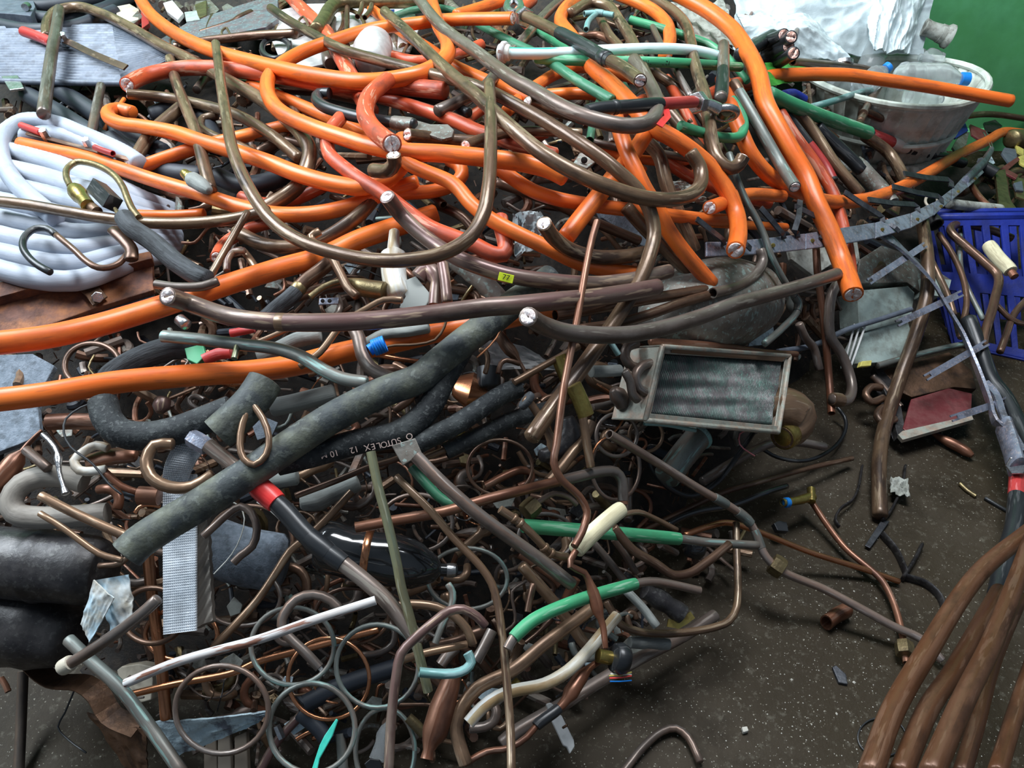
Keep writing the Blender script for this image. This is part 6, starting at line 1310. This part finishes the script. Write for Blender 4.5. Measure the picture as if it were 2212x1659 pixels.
# flat flakes and fittings
for _ in range(60):
    z = FR.choice(ZONES[:8]+[((2090, 330, 2212, 470), 0, 0), ((560, 570, 1180, 700), 0, 0), ((0, 0, 600, 60), 0, 0)])[0]; px, py = FR.uniform(z[0], z[2]), FR.uniform(z[1], z[3]); L = FR.uniform(1, 3)
    mt, cn = FR.choice([('old_white', 'dirty white'), ('grey_sheet', 'grey'), ('blue_concrete', 'blue-grey'), ('copper_sheet', 'brown'), ('patina_sheet', 'mottled pale'), ('dark_drum', 'blackish')])
    s = FR.uniform(14, 34); n = FR.choice([4, 5, 5]); a0 = FR.uniform(0, 6)
    lb = name_it(f"{'small' if s < 24 else 'broad'} {cn} {'four' if n == 4 else 'five'}-sided flake", px, py)
    if not lb: continue
    o = slab('metal_flake', [[px+math.cos(a0+k*6.283/n)*s*FR.uniform(.6, 1.2), py+math.sin(a0+k*6.283/n)*s*FR.uniform(.5, 1)] for k in range(n)], L, .003, mt); tag(o, lb, 'flake', 'flat metal flakes among the heap')
for _ in range(26):
    z = FR.choice(ZONES[:7])[0]; px, py = FR.uniform(z[0], z[2]), FR.uniform(z[1], z[3]); L = FR.uniform(1.2, 3.4)
    lb = name_it(FR.choice(["dull brass hexagon nut", "grey hexagon nut", "small hexagon fitting"]), px, py)
    if not lb: continue
    o = nut('hexagon_nut', at(px, py, L), Vector((FR.uniform(-1, 1), FR.uniform(-1, 1), FR.uniform(.1, 1))), FR.uniform(8, 13)*mpp(px, py, L), FR.uniform(.012, .024), FR.choice(['old_brass', 'grey_copper', 'bolt_metal', 'brass'])); tag(o, lb, 'nut', 'loose nuts and fittings among the heap')
# thin wire curls
for _ in range(70):
    z = FR.choice(ZONES[:8])[0]; px, py = FR.uniform(z[0], z[2]), FR.uniform(z[1], z[3]); L = FR.uniform(1.5, 5)
    mt, cn = FR.choice([('bright_copper', 'bright copper'), ('black_rubber', 'black'), ('dark_copper', 'brown'), ('grey_copper', 'grey'), ('tan_copper', 'tan')])
    ln = FR.uniform(40, 110); a0 = FR.uniform(0, 6.28); cv = FR.uniform(-2.6, 2.6); pts = []; x, y, aa = px, py, a0
    for k in range(7): pts.append([x, y, L+FR.uniform(-.5, .5)]); x += math.cos(aa)*ln/6; y += math.sin(aa)*ln/6*.85; aa += cv/6+FR.uniform(-.2, .2)
    lb = name_it(f"{'tightly curled' if abs(cv) > 1.8 else ('curved' if abs(cv) > .8 else 'nearly straight')} thin {cn} wire", px, py)
    if not lb: continue
    path, r = path3(pts, L, FR.choice([3, 4, 5]), step=.006); o = tube('wire_scrap', path, r, mt, None, 7, origin=path[0]); tag(o, lb, 'wire', 'loose wires among the heap')
# what lies buried below: hundreds of small pipe ends beyond those above, as one mass
bmats = ['dark_copper', 'grey_copper', 'tan_copper', 'red_copper', 'grey_bar', 'navy_hose', 'old_brass', 'grey_sheet']
V, Q, MI = [], [], []
for _ in range(2100):
    px, py = FR.uniform(-20, 1950), FR.uniform(-60, 1620)
    if pile_h(px, py) < (.13 if py < 1150 or px < 330 else .035): continue
    L = FR.uniform(-2.4, .4) if py < 1250 else FR.uniform(-.8, .8); ln = FR.uniform(25, 95); a0 = FR.uniform(0, 6.28); cv = FR.choice([0, 0, FR.uniform(-2.5, 2.5)])
    x, y, aa = px-math.cos(a0)*ln/2, py-math.sin(a0)*ln/2, a0; P = []
    tilt = FR.uniform(-1.2, 1.2)
    for k in range(6): P.append(at(x, y, L+tilt*(k/5-.5)*2)); x += math.cos(aa)*ln/5; y += math.sin(aa)*ln/5*.85; aa += cv/5
    r = FR.choice([3, 4, 5, 6, 8, 10])*mpp(px, py, L); F = frames(P); b0 = len(V); mi = FR.choices(range(8), [6, 5, 3, 4, 3, 3, 1, 2])[0]
    for k in range(6):
        for q_ in range(8):
            an = q_*math.pi/4; V.append(P[k]+F[k][1]*math.cos(an)*r+F[k][2]*math.sin(an)*r)
    for k in range(5):
        for q_ in range(8): Q.append((b0+k*8+q_, b0+k*8+(q_+1) % 8, b0+k*8+8+(q_+1) % 8, b0+k*8+8+q_)); MI.append(mi)
    for st_ in (0, 5): Q.append(tuple(b0+st_*8+q_ for q_ in (range(8) if st_ else reversed(range(8))))); MI.append(mi)
o = mesh_obj('buried_scrap', V, Q, bmats[0]); [o.data.materials.append(MATS[m_]) for m_ in bmats[1:]]
o.data.polygons.foreach_set('material_index', MI); tag(o, 'tangled mass of small dark pipe ends buried in the gaps of the heap', 'scrap', kind='stuff')
uvl = o.data.uv_layers.new(name='UVMap')
for p_ in o.data.polygons:
    for li in p_.loop_indices:
        co = o.data.vertices[o.data.loops[li].vertex_index].co; uvl.data[li].uv = (co.x+co.z, co.y)
# pale grit and chips on the floor: nobody could count them
V, Q = [], []
for _ in range(5200):
    px, py = FR.uniform(-50, 2260), FR.uniform(780, 1680)
    if pile_h(px, py) > .012: continue
    if FR.random() > (1.0 if px < 1900 else .35): continue
    r_ = ray(px, py); P_ = CAM + r_*(-CAMH/r_.z); s = FR.choice([.0005, .0006, .0008, .0010, .0013]) * (2.2 if FR.random() < .02 else 1)
    b0 = len(V); a0 = FR.uniform(0, 6)
    for k in range(4): V.append(P_ + Vector((math.cos(a0+k*1.57)*s*FR.uniform(.6, 1.3), math.sin(a0+k*1.57)*s, .0002)))
    V.append(P_ + Vector((0, 0, s*.9)))
    for k in range(4): Q.append((b0+k, b0+(k+1) % 4, b0+4))
o = mesh_obj('floor_grit', V, Q, 'stone_white', smooth=False); tag(o, 'pale grit and metal crumbs scattered over the dark floor', 'grit', kind='stuff')
# fine swarf and dirt on the heap core
V, Q = [], []
for _ in range(5000):
    px, py = FR.uniform(0, 2212), FR.uniform(0, 1600)
    if pile_h(px, py) < .10 or px > 1500 and py < 600: continue
    P_ = at(px, py, FR.uniform(-2.4, -1.6)); s = FR.uniform(.0012, .004); d_ = Vector((FR.uniform(-1, 1), FR.uniform(-1, 1), FR.uniform(-.3, .8))).normalized()*s*FR.uniform(1, 4); e_ = d_.orthogonal().normalized()*s*.4
    b0 = len(V); V += [P_-d_-e_, P_-d_+e_, P_+d_+e_, P_+d_-e_]; Q.append((b0, b0+1, b0+2, b0+3))
o = mesh_obj('swarf', V, Q, 'dark_copper', smooth=False); tag(o, 'fine coppery swarf and splinters deep in the gaps of the heap', 'swarf', kind='stuff')
